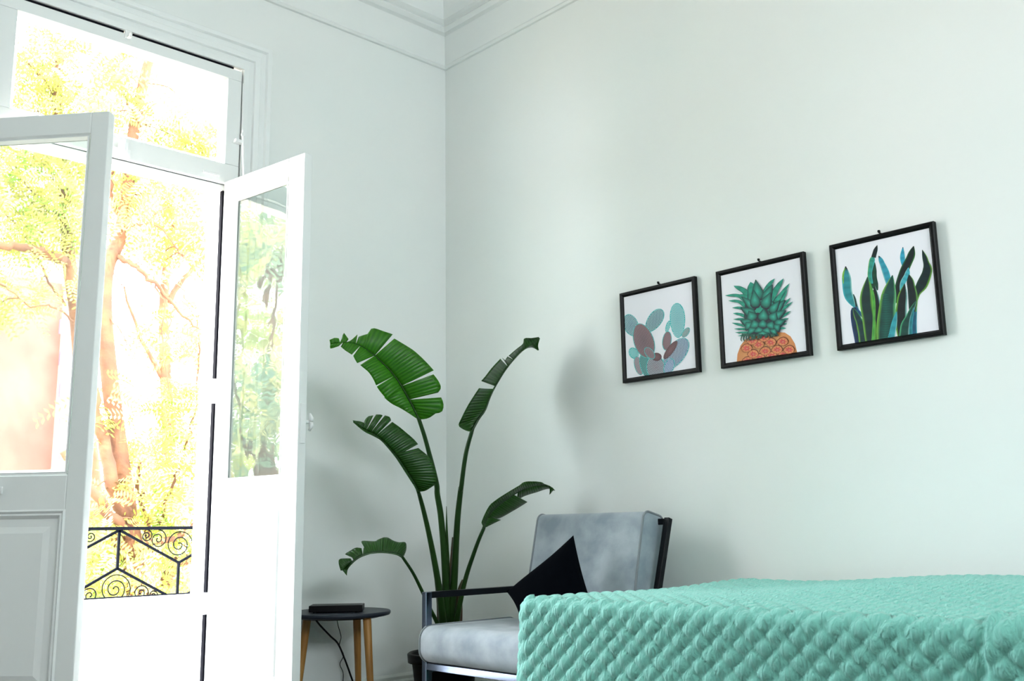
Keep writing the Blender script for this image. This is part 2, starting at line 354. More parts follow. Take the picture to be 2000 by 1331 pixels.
# ------------------------------------------------------------------ balcony
struct(MB().box((-3.6, .2, -.25), (-.4, .93, -.02)).build('floor_balcony', M_STONE))
m = MB(); m.box((-3.6, .80, -.02), (-.4, .92, .485)); m.box((-3.62, .785, .485), (-.38, .935, .508))
struct(m.build('wall_balcony', M_STONE, bevel=.004))
RY = .86
K = (onY(352, 1100, RY).x-onY(233, 1100, RY).x)/835.0
X580 = onY(233, 1040, RY).x; ZT = onY(233, 1033, RY).z
def rp(x, y): return (X580+(x-580)*K, RY, ZT-(y-225)*K)
rl = thing('balcony_railing', (X580, RY, .508), 'black wrought iron balcony railing with zigzag bars and spiral scrolls on the white ledge outside', 'railing')
ZB = .508
m = MB(); m.box((-3.55, RY-.018, ZT-.008), (-.42, RY+.018, ZT+.008)); m.build('top_rail', M_IRON, rl, bevel=.002)
m = MB(); m.box((-3.55, RY-.012, ZB), (-.42, RY+.012, ZB+.006)); m.build('bottom_rail', M_IRON, rl)
def bar(p, q, r_=.0060):
    MB().tube([p, q], r_, square=True).build('bar', M_IRON, rl)
def spiral(c, r0, turns, start, sgn, th=.0028):
    pts = []; n_ = int(turns*26)
    for i in range(n_+1):
        t = i/n_; r_ = r0*(1-t)**1.0*.92+r0*.08 if t < 1 else r0*.08
        a = start+sgn*2*pi*turns*t; pts.append(rp(c[0]+r_*cos(a), c[1]-r_*sin(a)))
    MB().tube(pts, [th]*(len(pts)-3)+[th*1.6]*3, 6).build('scroll', M_IRON, rl, smooth=True)
for k in range(-4, 3):
    x0 = 580+k*1670
    if not (-3.5 < rp(x0, 0)[0] < -.5): continue
    bar(rp(x0, 235), rp(x0, 735))
    xr = x0+835
    for s in (-1, 1):
        e_ = rp(x0+s*835, 690)
        if -3.56 < e_[0] < -.42: bar(rp(x0, 245), e_)
        e2 = rp(x0+s*760, 1150)
        if -3.56 < e2[0] < -.42: bar(rp(x0, 735), e2)
    if rp(xr, 0)[0] < -.45: bar(rp(xr, 700), rp(xr, 1145))
    # scrolls: small, middle, big under the top rail; the same below the lower zigzag
    for s in (-1, 1):
        if -3.5 < rp(x0+s*835, 0)[0] < -.45:
            spiral((x0+s*370, 325), 82, 1.9, pi/2 if s > 0 else pi/2, -s)
            spiral((x0+s*530, 372), 126, 1.9, pi/2, -s)
        spiral((x0+s*330, 1062), 112, 1.9, -pi/2+s*.6, s)
        spiral((x0+s*500, 1100), 66, 1.9, -pi/2+s*.6, s)
    if -3.5 < rp(xr, 0)[0] < -.45: spiral((x0+830, 450), 192, 2.3, pi*.05, 1)
    spiral((x0-15, 1000), 214, 2.6, -pi*.30, 1)

# ------------------------------------------------------------------ potted plant
D0 = 4.45
pc = at(868, 1262, D0); pc.z = 0
pl = thing('potted_plant', (pc.x, pc.y, 0), 'tall green plant with torn banana-like leaves in a black pot behind the armchair', 'plant')
m = MB(); m.lathe([(.105, 0), (.118, .02), (.145, .225), (.150, .228)], (pc.x, pc.y, 0)); pot = m.build('pot', M_POT, pl, smooth=True)
m = MB(); m.lathe([(.150, .222), (.163, .226), (.166, .262), (.158, .268), (.150, .258), (.148, .235)], (pc.x, pc.y, 0)); m.build('rim', M_POT, pot, smooth=True)
m = MB(); m.lathe([(.001, .232), (.148, .238)][::-1], (pc.x, pc.y, 0)); m.build('soil', M_SOIL, pl, smooth=True)

def c4(x, y): return (600+x/3.327, 600+y/3.327)
def c5(x, y): return (580+x/3.494, 950+y/3.494)
def resample(pts, n):
    pts = [Vector(p) for p in pts]
    L = [0]
    for a, b in zip(pts, pts[1:]): L.append(L[-1]+(b-a).length)
    out = []
    for i in range(n+1):
        t = L[-1]*i/n; k = 0
        while k < len(L)-2 and L[k+1] < t: k += 1
        d = L[k+1]-L[k]; f_ = 0 if d == 0 else (t-L[k])/d
        out.append(pts[k].lerp(pts[k+1], f_))
    return out
def catmull(pts, sub=5):
    P = [Vector(p) for p in pts]; P = [P[0]*2-P[1]]+P+[P[-1]*2-P[-2]]; out = []
    for i in range(1, len(P)-2):
        for k in range(sub):
            t = k/sub
            out.append(.5*((2*P[i])+(-P[i-1]+P[i+1])*t+(2*P[i-1]-5*P[i]+4*P[i+1]-P[i+2])*t*t+(-P[i-1]+3*P[i]-3*P[i+1]+P[i+2])*t**3))
    out.append(P[-2]); return out
def big_leaf(rib, depths, lobes, stalk, sdepth, srad, matl=M_LEAF, bulge=.012, ribr=.006):
    """rib: midrib in photograph px, depths along it; lobes: (s0,s1,margin px list,depth offset near the rib start,end)"""
    n = len(rib); d3 = [depths[0]+(depths[1]-depths[0])*i/(n-1) for i in range(n)]
    rib3 = resample(catmull([at(x, y, d) for (x, y), d in zip(rib, d3)]), 80)
    m = MB(); UV = []
    for s0, s1, mg, o0, o1 in lobes:
        N = max(4, int(abs(s1-s0)*70)); nv = 8
        k = len(mg); mp = [at(x, y, depths[0]+(depths[1]-depths[0])*(s0+(s1-s0)*(i/(k-1) if k > 1 else 0))+o0+(o1-o0)*(i/(k-1) if k > 1 else 0)) for i, (x, y) in enumerate(mg)]
        if len(mp) > 3: mp = catmull(mp, 4)
        mp = resample(mp, N)
        a = [rib3[min(80, int(round(80*(s0+(s1-s0)*i/N))))] for i in range(N+1)]
        vw = (a[0]-CAM).normalized(); b = len(m.v)
        for i in range(N+1):
            for j in range(nv+1):
                t = j/nv
                wv = sin(s0*40+i/N*(s1-s0)*90)*.0015*t
                m.v.append(tuple(a[i].lerp(mp[i], t)-vw*(bulge*4*t*(1-t)*min(1, (mp[i]-a[i]).length/.08)+wv)))
                UV.append((s0+(s1-s0)*i/N, t))
        for i in range(N):
            for j in range(nv):
                m.f.append((b+i*(nv+1)+j, b+(i+1)*(nv+1)+j, b+(i+1)*(nv+1)+j+1, b+i*(nv+1)+j+1)); m.m.append(0)
    o = m.build('leaf', matl, pl, smooth=True)
    uvl = o.data.uv_layers.new(name='UVMap')
    for lp in o.data.loops: uvl.data[lp.index].uv = UV[lp.vertex_index]
    sd = o.modifiers.new('thick', 'SOLIDIFY'); sd.thickness = .0012
    kk = len(stalk); sp = catmull([at(x, y, sdepth[0]+(sdepth[1]-sdepth[0])*i/(kk-1)) for i, (x, y) in enumerate(stalk)])
    full = sp + rib3[2::3]; ns = len(sp)
    rads = [srad[0]+(srad[1]-srad[0])*(i/(ns-1))**.6 for i in range(ns)] + [max(.0012, ribr*(1-i/len(rib3[2::3]))) for i in range(len(rib3[2::3]))]
    m = MB(); m.tube(full, rads, 10); st = m.build('stalk', M_STALK, o, smooth=True)
    return o
# 1 the big upper left leaf
big_leaf([c4(*p) for p in [(725,728),(660,600),(600,495),(540,415),(470,345),(400,285),(320,240),(235,228),(150,240)]], (4.28, 4.12), [
    (0.0, .17, [c4(*p) for p in [(728,730),(770,727),(808,712),(830,692),(870,685),(884,660),(884,622),(870,588)]], .0, .03),
    (.17, .30, [c4(*p) for p in [(850,556),(868,528),(862,500),(845,470),(820,438)]], .03, .04),
    (.30, .62, [c4(*p) for p in [(822,412),(770,355),(700,290),(640,250),(566,206)]], .04, .05),
    (.62, .80, [c4(*p) for p in [(556,178),(500,160),(425,138),(395,175),(370,182),(335,195)]], .05, .03),
    (.80, .87, [c4(*p) for p in [(327,180),(300,205),(280,222)]], .02, .02),
    (.87, .93, [c4(*p) for p in [(268,210),(236,165),(226,208)]], .02, .02),
    (.93, 1.0, [c4(*p) for p in [(205,205),(180,200),(145,215)]], .01, .0),
    (0.0, .40, [c4(*p) for p in [(715,728),(690,712),(655,688),(600,655),(550,630),(498,588),(515,600),(470,545),(452,518)]], -.0, -.05),
    (.40, .62, [c4(*p) for p in [(448,510),(430,470),(400,425),(365,395),(345,378)]], -.05, -.06),
    (.62, .76, [c4(*p) for p in [(325,365),(310,340),(300,318)]], -.06, -.05),
    (.76, .90, [c4(*p) for p in [(290,310),(250,285),(218,258)]], -.04, -.02),
    (.90, 1.0, [c4(*p) for p in [(205,255),(175,265),(148,270),(150,245)]], -.01, .0)],
    [c5(1020,985), c5(1018,800), c5(1012,600), c5(1000,400), c5(980,190), c5(958,60), c4(842,1160), c4(818,1050), c4(792,950), c4(762,840), c4(725,728)], (4.43, 4.28), (.020, .0085))
# 2 the middle left leaf
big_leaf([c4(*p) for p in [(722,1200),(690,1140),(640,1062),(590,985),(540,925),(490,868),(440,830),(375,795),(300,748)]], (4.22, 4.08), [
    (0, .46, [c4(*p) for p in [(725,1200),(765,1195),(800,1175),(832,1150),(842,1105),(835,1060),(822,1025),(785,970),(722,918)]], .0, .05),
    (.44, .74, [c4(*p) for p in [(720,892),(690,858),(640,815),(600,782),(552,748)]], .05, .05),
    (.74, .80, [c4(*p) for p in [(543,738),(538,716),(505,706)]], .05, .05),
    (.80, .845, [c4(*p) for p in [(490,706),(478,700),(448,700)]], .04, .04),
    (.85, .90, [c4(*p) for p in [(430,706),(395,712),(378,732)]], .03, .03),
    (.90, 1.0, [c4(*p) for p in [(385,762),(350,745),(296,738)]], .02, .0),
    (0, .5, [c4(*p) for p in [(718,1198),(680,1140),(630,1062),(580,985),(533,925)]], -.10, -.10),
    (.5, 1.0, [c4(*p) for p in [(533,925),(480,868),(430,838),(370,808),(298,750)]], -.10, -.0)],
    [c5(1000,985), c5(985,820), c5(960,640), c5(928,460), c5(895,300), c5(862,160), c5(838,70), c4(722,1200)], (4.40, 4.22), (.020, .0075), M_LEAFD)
# 3 the upper right leaf, seen nearly edge-on
big_leaf([c4(*p) for p in [(1072,800),(1115,725),(1155,670),(1185,590),(1225,510),(1290,405),(1380,300),(1450,245),(1508,200)]], (4.34, 4.50), [
    (0, .40, [c4(*p) for p in [(1070,806),(1050,808),(1015,795),(985,770),(1000,730),(1040,650),(1080,585),(1118,528)]], -.02, -.15),
    (.43, .62, [c4(*p) for p in [(1132,482),(1160,450),(1200,398),(1256,338)]], -.16, -.16),
    (.63, .70, [c4(*p) for p in [(1268,332),(1285,350),(1304,322)]], -.15, -.14),
    (.70, 1.0, [c4(*p) for p in [(1310,318),(1360,275),(1403,240),(1412,205),(1460,203),(1505,196)]], -.12, -.01),
    (0, .45, [c4(*p) for p in [(1080,795),(1122,722),(1160,665),(1188,590),(1228,512)]], .02, .16),
    (.45, 1.0, [c4(*p) for p in [(1228,512),(1295,405),(1385,300),(1440,262),(1475,262),(1505,285),(1500,250),(1512,205)]], .16, .01)],
    [c5(1050,985), c5(1060,820), c5(1075,600), c5(1085,400), c5(1098,200), c5(1118,20), c4(1000,1180), c4(1030,960), c4(1072,800)], (4.44, 4.34), (.022, .0085), M_LEAFD, bulge=-.02)
# 4 the lower right leaf
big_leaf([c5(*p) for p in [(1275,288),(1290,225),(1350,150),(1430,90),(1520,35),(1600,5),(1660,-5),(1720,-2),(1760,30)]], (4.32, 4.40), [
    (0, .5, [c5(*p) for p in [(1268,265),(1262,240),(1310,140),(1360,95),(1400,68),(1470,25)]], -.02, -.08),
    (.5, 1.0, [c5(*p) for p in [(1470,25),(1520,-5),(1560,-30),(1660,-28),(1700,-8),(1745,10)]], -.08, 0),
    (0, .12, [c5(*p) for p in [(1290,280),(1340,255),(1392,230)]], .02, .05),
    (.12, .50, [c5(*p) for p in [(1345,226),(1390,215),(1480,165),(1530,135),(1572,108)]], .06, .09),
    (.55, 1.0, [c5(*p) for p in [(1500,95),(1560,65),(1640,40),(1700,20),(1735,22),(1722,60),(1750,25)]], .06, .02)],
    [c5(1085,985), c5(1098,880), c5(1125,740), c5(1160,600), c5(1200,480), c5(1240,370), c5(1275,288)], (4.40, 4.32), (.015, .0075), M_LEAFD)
# 5 the low left drooping leaf
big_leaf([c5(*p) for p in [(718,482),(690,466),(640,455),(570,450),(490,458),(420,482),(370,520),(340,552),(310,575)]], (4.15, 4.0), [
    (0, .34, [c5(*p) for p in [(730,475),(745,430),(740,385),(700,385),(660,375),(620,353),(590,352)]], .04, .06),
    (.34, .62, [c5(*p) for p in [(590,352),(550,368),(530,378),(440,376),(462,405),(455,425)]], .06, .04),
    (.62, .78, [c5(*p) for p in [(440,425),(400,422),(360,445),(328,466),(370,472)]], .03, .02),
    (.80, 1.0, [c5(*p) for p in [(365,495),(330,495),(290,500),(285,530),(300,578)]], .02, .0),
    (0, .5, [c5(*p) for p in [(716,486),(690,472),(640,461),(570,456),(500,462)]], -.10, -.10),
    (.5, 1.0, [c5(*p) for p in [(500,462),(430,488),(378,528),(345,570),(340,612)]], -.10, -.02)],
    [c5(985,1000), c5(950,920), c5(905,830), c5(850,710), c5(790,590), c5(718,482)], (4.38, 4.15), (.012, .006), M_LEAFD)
m = MB(); m.tube([at(*c5(1030,700), 4.42), at(*c5(1028,480), 4.40), at(*c5(1022,300), 4.38), at(*c5(1020,138), 4.37)], [.010, .008, .005, .0012], 8)
m.build('shoot', M_STALK, pl, smooth=True)
for pts, rr in (([(1000,980),(985,800),(955,620),(940,560)], [.03,.026,.014,.004]), ([(1050,985),(1060,780),(1058,560),(1062,350)], [.032,.026,.016,.003]), ([(1085,985),(1100,850),(1110,720),(1130,640)], [.028,.022,.014,.004])):
    m = MB(); m.tube(catmull([at(*c5(*p), 4.45) for p in pts]), [rr[0]+(rr[-1]-rr[0])*i/15 for i in range(16)], 10); m.build('sheath', M_SHEATH, pl, smooth=True)
m = MB(); b0 = at(*c5(1035,985), 4.45); m.tube([(b0.x, b0.y, .235), (b0.x, b0.y, b0.z)], .06, 14); m.build('stem_base', M_SHEATH, pl, smooth=True)

# ------------------------------------------------------------------ side table, box, cables
tz = .463; tcx, tcy = -.795, -.232
tb = thing('side_table', (tcx, tcy, 0), 'small round side table with black top and splayed oak legs', 'table')
m = MB(); m.lathe([(.205, tz-.020), (.216, tz-.017), (.220, tz-.010), (.220, tz-.004), (.217, tz)], (tcx, tcy, 0), 56); m.build('tabletop', M_TABLE, tb, smooth=False)
bpy.data.objects['tabletop'].data.polygons.foreach_set('use_smooth', [len(p.vertices) == 4 for p in bpy.data.objects['tabletop'].data.polygons])
lcx, lcy = tcx+.0145, tcy-.0137
for dg in (-168, -44, 79):
    a = math.atan2(-.686, .727)+radians(dg); dx, dy = cos(a), sin(a)
    m = MB(); m.tube([(lcx+.205*dx, lcy+.205*dy, 0), (lcx+.190*dx, lcy+.190*dy, .14), (lcx+.160*dx, lcy+.160*dy, tz-.035), (lcx+.157*dx, lcy+.157*dy, tz-.020)], [.010, .0135, .0180, .0180], 14)
    m.build('leg', M_OAK, tb, smooth=True)
m = MB(); m.lathe([(.175, tz-.026), (.180, tz-.021), (.180, tz-.0195)], (tcx, tcy, 0), 40); m.build('bracket', M_PLASTIC, tb)
bx = at(648, 1190, 4.22); e = thing('set_top_box', (tcx-.0, tcy, tz), 'flat black electronic box lying on the round side table', 'electronics')
m = MB(); hx, hy, hz = .113, .060, .031
ba = math.atan2(-.686, .727)+.06; cx_, cy_ = tcx-.035, tcy-.030
def rb(x, y, z): return (cx_+x*cos(ba)-y*sin(ba), cy_+x*sin(ba)+y*cos(ba), tz+z)
m.add([rb(*p) for p in [(-hx,-hy,.004),(hx,-hy,.004),(hx,hy,.004),(-hx,hy,.004),(-hx,-hy,hz),(hx,-hy,hz),(hx,hy,hz),(-hx,hy,hz)]], [(0,3,2,1),(4,5,6,7),(0,1,5,4),(1,2,6,5),(2,3,7,6),(3,0,4,7)])
m.build('casing', M_PLASTIC, e, bevel=.0025)
for sx in (-1, 1):
    for sy in (-1, 1):
        m = MB(); c_ = rb(sx*.09, sy*.045, 0); m.lathe([(.008, 0), (.008, .005)], c_, 12); m.build('foot', M_PLASTIC, e)
def px_curve(pts, D, r_, nm, label):
    P = [at(x, y, d) for (x, y), d in zip(pts, D)]
    P2 = P+[Vector((P[-1].x+.01, P[-1].y, .004))]
    o = MB().tube(catmull(P2, 8), r_, 8).build(nm, M_PLASTIC, smooth=True, origin=(P2[-1].x, P2[-1].y, 0)); return tag(o, label, 'cable')
px_curve([(612,1205),(625,1222),(645,1243),(660,1258),(672,1285),(683,1315),(692,1345)], [4.42,4.45,4.48,4.5,4.5,4.5,4.5], .0042, 'power_cable', 'thick black cable curving down to the floor beneath the round side table')
px_curve([(657,1206),(661,1225),(666,1245),(663,1262),(671,1280),(664,1298),(670,1315),(670,1340)], [4.45,4.5,4.52,4.52,4.53,4.53,4.53,4.53], .0018, 'thin_cable', 'thin dark wire dangling behind the thicker cable under the side table')

# ------------------------------------------------------------------ armchair (faces -x, its back to the right wall)
ac = thing('armchair', (-.5, -1.21, 0), 'grey velvet armchair with a square black metal frame, against the wall beside the bed', 'armchair')
xf, yl, yr, AZ, t_ = -.836, -.890, -1.560, .568, .014
def sq(nm, pts, mt=M_BLACKMETAL, r_=.014, par=ac):
    return MB().tube(pts, r_, square=True).build(nm, mt, par, bevel=.002)
for y in (yl, yr):
    m = MB().box((xf-t_, y-t_, 0), (xf+t_, y+t_, AZ)); m.build('leg', M_CHROME, ac, bevel=.002)
    m = MB().box((xf+t_+.0005, y-t_, AZ-.024), (-.300, y+t_, AZ)); m.build('armrest', M_BLACKMETAL, ac, bevel=.002)
    m = MB().tube([(-.25, y, 0), (-.25, y, .30)], .014, square=True); m.build('leg', M_BLACKMETAL, ac, bevel=.002)
for y in (yl, yr):
    yy = y+(.0 if y == yl else .0)
    sq('back_upright', [(-.345, yy, .28), (-.170, yy, .835)], r_=.012)
    m = MB().box((xf+t_, y-t_, .268), (-.24, y+t_, .292)); m.build('side_rail', M_CHROME if y == yl else M_BLACKMETAL, ac, bevel=.002)
m = MB().box((xf-t_, yr+t_, .280), (xf+t_, yl-t_, .306)); m.build('front_rail', M_CHROME, ac, bevel=.002)
m = MB().box((-.36, yr+t_, .268), (-.33, yl-t_, .292)); m.build('rear_rail', M_BLACKMETAL, ac, bevel=.002)
m = MB().tube([(-.170, yl-.012, .822), (-.170, yr+.012, .822)], .012, square=True); m.build('top_rail', M_BLACKMETAL, ac, bevel=.002)
def cushion_block(name, c, ax, ay, az, sx, sy, sz, rnd, crown, par, mt=M_VELVET):
    """rounded block: ax,ay,az unit axes; ax = face normal direction, crown on +-ax"""
    def f(u, v, s):
        a = u*2-1; b = v*2-1
        ed = (1-abs(a)**6)*(1-abs(b)**6)
        return ed
    m = MB(); N = 26
    R_ = rnd
    def sup(a, b):   # point of a superellipsoid box
        ca, sa, cb, sb = cos(a), sin(a), cos(b), sin(b)
        sp = lambda w, e: math.copysign(abs(w)**e, w)
        e1, e2 = .22, .30
        return (sp(cb, e1)*sp(ca, e2), sp(cb, e1)*sp(sa, e2), sp(sb, e1))
    nu, nv = 64, 48; vs = []
    for j in range(nv+1):
        b = -pi/2+pi*j/nv
        for i in range(nu):
            a = 2*pi*i/nu; p = sup(a, b)
            k = crown*(1-p[1]**2)*(1-p[2]**2)
            q = c + ax*((sx/2+k)*p[0]) + ay*(sy/2*p[1]) + az*(sz/2*p[2]); vs.append(q)
    fs = [(j*nu+i, j*nu+(i+1) % nu, (j+1)*nu+(i+1) % nu, (j+1)*nu+i) for j in range(nv) for i in range(nu)]
    m.add(vs, fs); return recalc(m.build(name, mt, par, smooth=True))
# back cushion: leans from (-.385,.38) to (-.265,.865) on its front edge
tl = Vector((.115, 0, .485)).normalized(); nf = Vector((-tl.z, 0, tl.x)); Yv = Vector((0, 1, 0))
fc_t = Vector((-.262, 0, .868)); L_ = .56; TH = .125; WY = .585
cen = fc_t - tl*(L_/2) - nf*(TH/2) + Vector((0, (yl+yr)/2, 0))
bc = MB()
def slab(mb, cen, ax, ay, az, sx, sy, sz, r_, crown=0):
    """box with rounded edges built as a bevelled cage (outline in ax/az, extruded along ay)"""
    prof = []
    for (qx, qz, a0) in ((1, 1, 0), (-1, 1, pi/2), (-1, -1, pi), (1, -1, 1.5*pi)):
        for k in range(7):
            a = a0+k*pi/12; prof.append((qx*(sx/2-r_)+r_*cos(a), qz*(sz/2-r_)+r_*sin(a)))
    n_ = len(prof); ny = 14; vs = []; e_ = .010
    ys = [(-sy/2, e_)] + [(-sy/2+e_*.35, e_*.2), (-sy/2+e_, 0)] + [(-sy/2+e_+(sy-2*e_)*i/ny, 0) for i in range(1, ny)] + [(sy/2-e_, 0), (sy/2-e_*.35, e_*.2), (sy/2, e_)]
    for y, ins in ys:
        cr = crown*(1-(2*y/sy)**2)
        for px_, pz_ in prof:
            kx = (sx/2-ins)/(sx/2)+cr/(sx/2)*(1-(2*pz_/sz)**4 if abs(2*pz_/sz) < 1 else 0); kz = (sz/2-ins)/(sz/2)
            vs.append(cen+ax*(px_*kx)+ay*y+az*(pz_*kz))
    k = len(ys); fs = [(i*n_+j, i*n_+(j+1) % n_, (i+1)*n_+(j+1) % n_, (i+1)*n_+j) for i in range(k-1) for j in range(n_)]
    fs += [tuple(range(n_))[::-1], tuple((k-1)*n_+j for j in range(n_))]
    mb.add(vs, fs)
    return prof
prof = slab(bc, cen, nf, Yv, tl, TH, WY, L_, .030, .014)
bco = recalc(bc.build('back_cushion', M_VELVET, ac, smooth=True))
em = bco.modifiers.new('es', 'EDGE_SPLIT'); em.split_angle = radians(50)
for sy in (-1, 1):
    m = MB(); pp = [cen+nf*(a*1.0)+Yv*(sy*(WY/2-.003))+tl*b for a, b in prof]; m.tube(pp+[pp[0], pp[1]], .0045, 8, caps=False); m.build('piping', M_PIPE, bco, smooth=True)
# seat cushion
sc_c = Vector((-.620, (yl+yr)/2-.0, .375)); Xv = Vector((1, 0, 0)); Zv = Vector((0, 0, 1))
ss = MB(); SW = .655; prof = slab(ss, sc_c, Xv, Yv, Zv, .52, SW, .135, .052, 0)
sco = recalc(ss.build('seat_cushion', M_VELVET, ac, smooth=True)); em = sco.modifiers.new('es', 'EDGE_SPLIT'); em.split_angle = radians(50)
for sy in (-1, 1):
    m = MB(); pp = [sc_c+Xv*a+Yv*(sy*(SW/2-.003))+Zv*b for a, b in prof]; m.tube(pp+[pp[0], pp[1]], .0045, 8, caps=False); m.build('piping', M_PIPE, sco, smooth=True)
# black throw cushion standing on one corner
T_ = onX(1120, 1046, -.425); Lc = onX(989, 1156, -.66); Rc = Vector((-.47, -1.44, .470)); 
Bc = Lc+(Rc-T_)*.72; Bc.z = .475
nrm = (Rc-Lc).cross(T_-Lc).normalized()
if nrm.dot(CAM-T_) < 0: nrm = -nrm
def pil(u, v, s):
    p = (T_*(1-u)+Rc*u)*(1-v)+(Lc*(1-u)+Bc*u)*v
    cx2, cy2 = u-.5, v-.5
    pin = 1-.10*(1-(2*abs(cx2))**2)*0
    cc = (T_+Rc+Lc+Bc)/4
    p = cc+(p-cc)*(1-.055*((1-(2*cx2)**2)*(2*cy2)**2+(1-(2*cy2)**2)*(2*cx2)**2))
    h_ = .060*(max(0, 1-(2*cx2)**4)**.7)*(max(0, 1-(2*cy2)**4)**.7)
    return p+nrm*(s*h_+.0)
m = MB(); m.grid(lambda u, v: pil(u, v, 1), 24, 24); m.grid(lambda u, v: pil(u, v, -1), 24, 24)
o = recalc(m.build('throw_cushion', M_BLACKFAB, smooth=True, origin=(Bc.x, Bc.y, .45)))
tag(o, 'plain black square throw cushion propped on the grey armchair', 'cushion')

# ------------------------------------------------------------------ bed and quilt
BX0, BX1, BY0, BY1, BZ = -1.245, -.130, -4.5, -1.855, .600
bd = thing('bed', ((BX0+BX1)/2, -3.3, 0), 'low bed standing along the right wall, hidden under the mint quilt', 'bed')
BL = -4.50
m = MB().box((BX0+.03, BL, .12), (BX1-.03, BY1-.03, .32)); m.build('base', mat('bed_base', (.4, .3, .2), .7), bd, bevel=.01)
m = MB().box((BX0+.02, BL, .322), (BX1-.02, BY1-.02, BZ-.022)); m.build('mattress', mat('mattress', (.8, .8, .78), .8), bd, bevel=.02, seg=3)
for x in (BX0+.1, BX1-.1):
    for y in (BL+.08, BY1-.12):
        MB().box((x-.025, y-.025, 0), (x+.025, y+.025, .12)).build('leg', M_OAK, bd)
def quilt_mat():
    m = mat('mint_quilt', (.185, .51, .435), .8, spec=.25, sheen=.25); nt = m.node_tree; b = nt.nodes['Principled BSDF']
    tc = nt.nodes.new('ShaderNodeTexCoord'); mp = nt.nodes.new('ShaderNodeMapping'); mp.inputs['Scale'].default_value = (1, 1.6, .5)
    nt.links.new(tc.outputs['Object'], mp.inputs[0])
    n = nt.nodes.new('ShaderNodeTexNoise'); n.inputs['Scale'].default_value = 46; n.inputs['Detail'].default_value = 3; n.inputs['Distortion'].default_value = 1.2
    nt.links.new(mp.outputs[0], n.inputs['Vector'])
    bp = nt.nodes.new('ShaderNodeBump'); bp.inputs['Strength'].default_value = .85; bp.inputs['Distance'].default_value = .012
    nt.links.new(n.outputs[0], bp.inputs['Height']); nt.links.new(bp.outputs[0], b.inputs['Normal']); return m
PF = .0150
PW, PH = .060, .056                                  # diamond width and height
def puff(s, t):
    a = s/PW+t/PH; b = s/PW-t/PH
    return (.35+.65*abs(sin(pi*a))**.42)*abs(sin(pi*b))**.30
YFOLD = onX(1928, 1260, BX0-.02).y
def sst(a, b, x): t = min(1, max(0, (x-a)/(b-a))); return t*t*(3-2*t)
def rise(x, y): return .034*sst(-2.1, -2.75, y)*sst(-1.05, -.55, x)
def hump(x, y): return .006*sin(y*3.1+x*2)+.004*sin(x*7+y*1.7)
QX0, QX1, QY1, QB = BX0-.012, BX1+.010, BY1+.012, -4.55
er = .030                                             # edge radius
def flap(y, dist):                                    # the second layer, beginning at the fold line
    yf = YFOLD-.10*sst(.04, -.20, dist)
    return .018*sst(yf+.004, yf-.004, y)
def side_pt(s, t, base, nrm2, y_for_flap, extra=0):
    """t<0: on the rounded edge; t>=0 hangs down"""
    pass
m = MB()
# top patch
nx, ny = 180, 440
def top(u, v):
    x = QX0+er+(QX1-er-QX0-er)*u; y = QY1-er+(QB-(QY1-er))*v
    d = -(x-QX0-er); fe = sst(0, .03, QY1-er-y)*sst(0, .03, QX1-er-x)
    z = BZ+rise(x, y)+hump(x, y)*sst(0, .06, min(x-QX0-er, QX1-er-x))+PF*puff(y, d+.02)*fe+flap(y, d)
    return (x, y, z)
m.grid(top, nx, ny); m.f = [f[::-1] for f in m.f]
# perimeter: far side -> foot -> near side, s measured along it
rc = .040
path = []
def addp(x, y, nx_, ny_, s): path.append((x, y, nx_, ny_, s))
st = .0065; y = QB; s = 0
Lside = (QY1-rc)-QB
k = int(Lside/st)
for i in range(k+1): y = QB+Lside*i/k; addp(QX1, y, 1, 0, None)
for i in range(1, 9): a = pi/2*i/9; addp(QX1-rc+rc*cos(a), QY1-rc+rc*sin(a), cos(a), sin(a), None)
Lf = (QX1-rc)-(QX0+rc); kf = int(Lf/st)
for i in range(kf+1): addp(QX1-rc-Lf*i/kf, QY1, 0, 1, None)
for i in range(1, 9): a = pi/2+pi/2*i/9; addp(QX0+rc+rc*cos(a), QY1-rc+rc*sin(a), cos(a), sin(a), None)
for i in range(k+1): addp(QX0, QY1-rc-Lside*i/k, -1, 0, None)
DROP = BZ-er-.035
tt = [('arc', a) for a in [0, .25, .5, .75, 1.0, 1.25, pi/2]] + [('drop', DROP*i/96) for i in range(1, 97)]
vs = []
for (x, y, nx_, ny_, _) in path:
    side = abs(nx_) > abs(ny_)
    s = y if side else x
    for kind, a in tt:
        zr = rise(x, y)*1.0
        if kind == 'arc':
            off = -er+er*sin(a); z = BZ-er+er*cos(a)+zr+hump(x, y)*0; d = er*a; hz_, ho = cos(a), sin(a)
        else:
            off = 0; z = BZ-er-a+zr*(1-a/DROP); d = er*pi/2+a; hz_, ho = 0, 1
        drp = max(0, d-.05)
        wav = .010*sin(s*5.2+.6)*sst(.05, .4, d)+.004*sin(s*13+1)*sst(.1, .5, d)+.030*sst(0, .55, d)
        pf = PF*puff(s, d+.02)*(1 if nx_ < -.7 else sst(0, .04, d))+(flap(y, d) if nx_ < -.7 else 0)
        o2 = off+wav*1.0+pf*ho
        vs.append((x+nx_*o2, y+ny_*o2, z+pf*hz_))
nt_ = len(tt)
m.add(vs, [(i*nt_+j, i*nt_+j+1, (i+1)*nt_+j+1, (i+1)*nt_+j) for i in range(len(path)-1) for j in range(nt_-1)])
q = m.build('quilt', quilt_mat(), smooth=True, origin=((QX0+QX1)/2, -3, BZ))
sd = q.modifiers.new('thick', 'SOLIDIFY'); sd.thickness = .006; sd.offset = -1
tag(q, 'mint green diamond-stitched quilt draped over the bed', 'quilt')

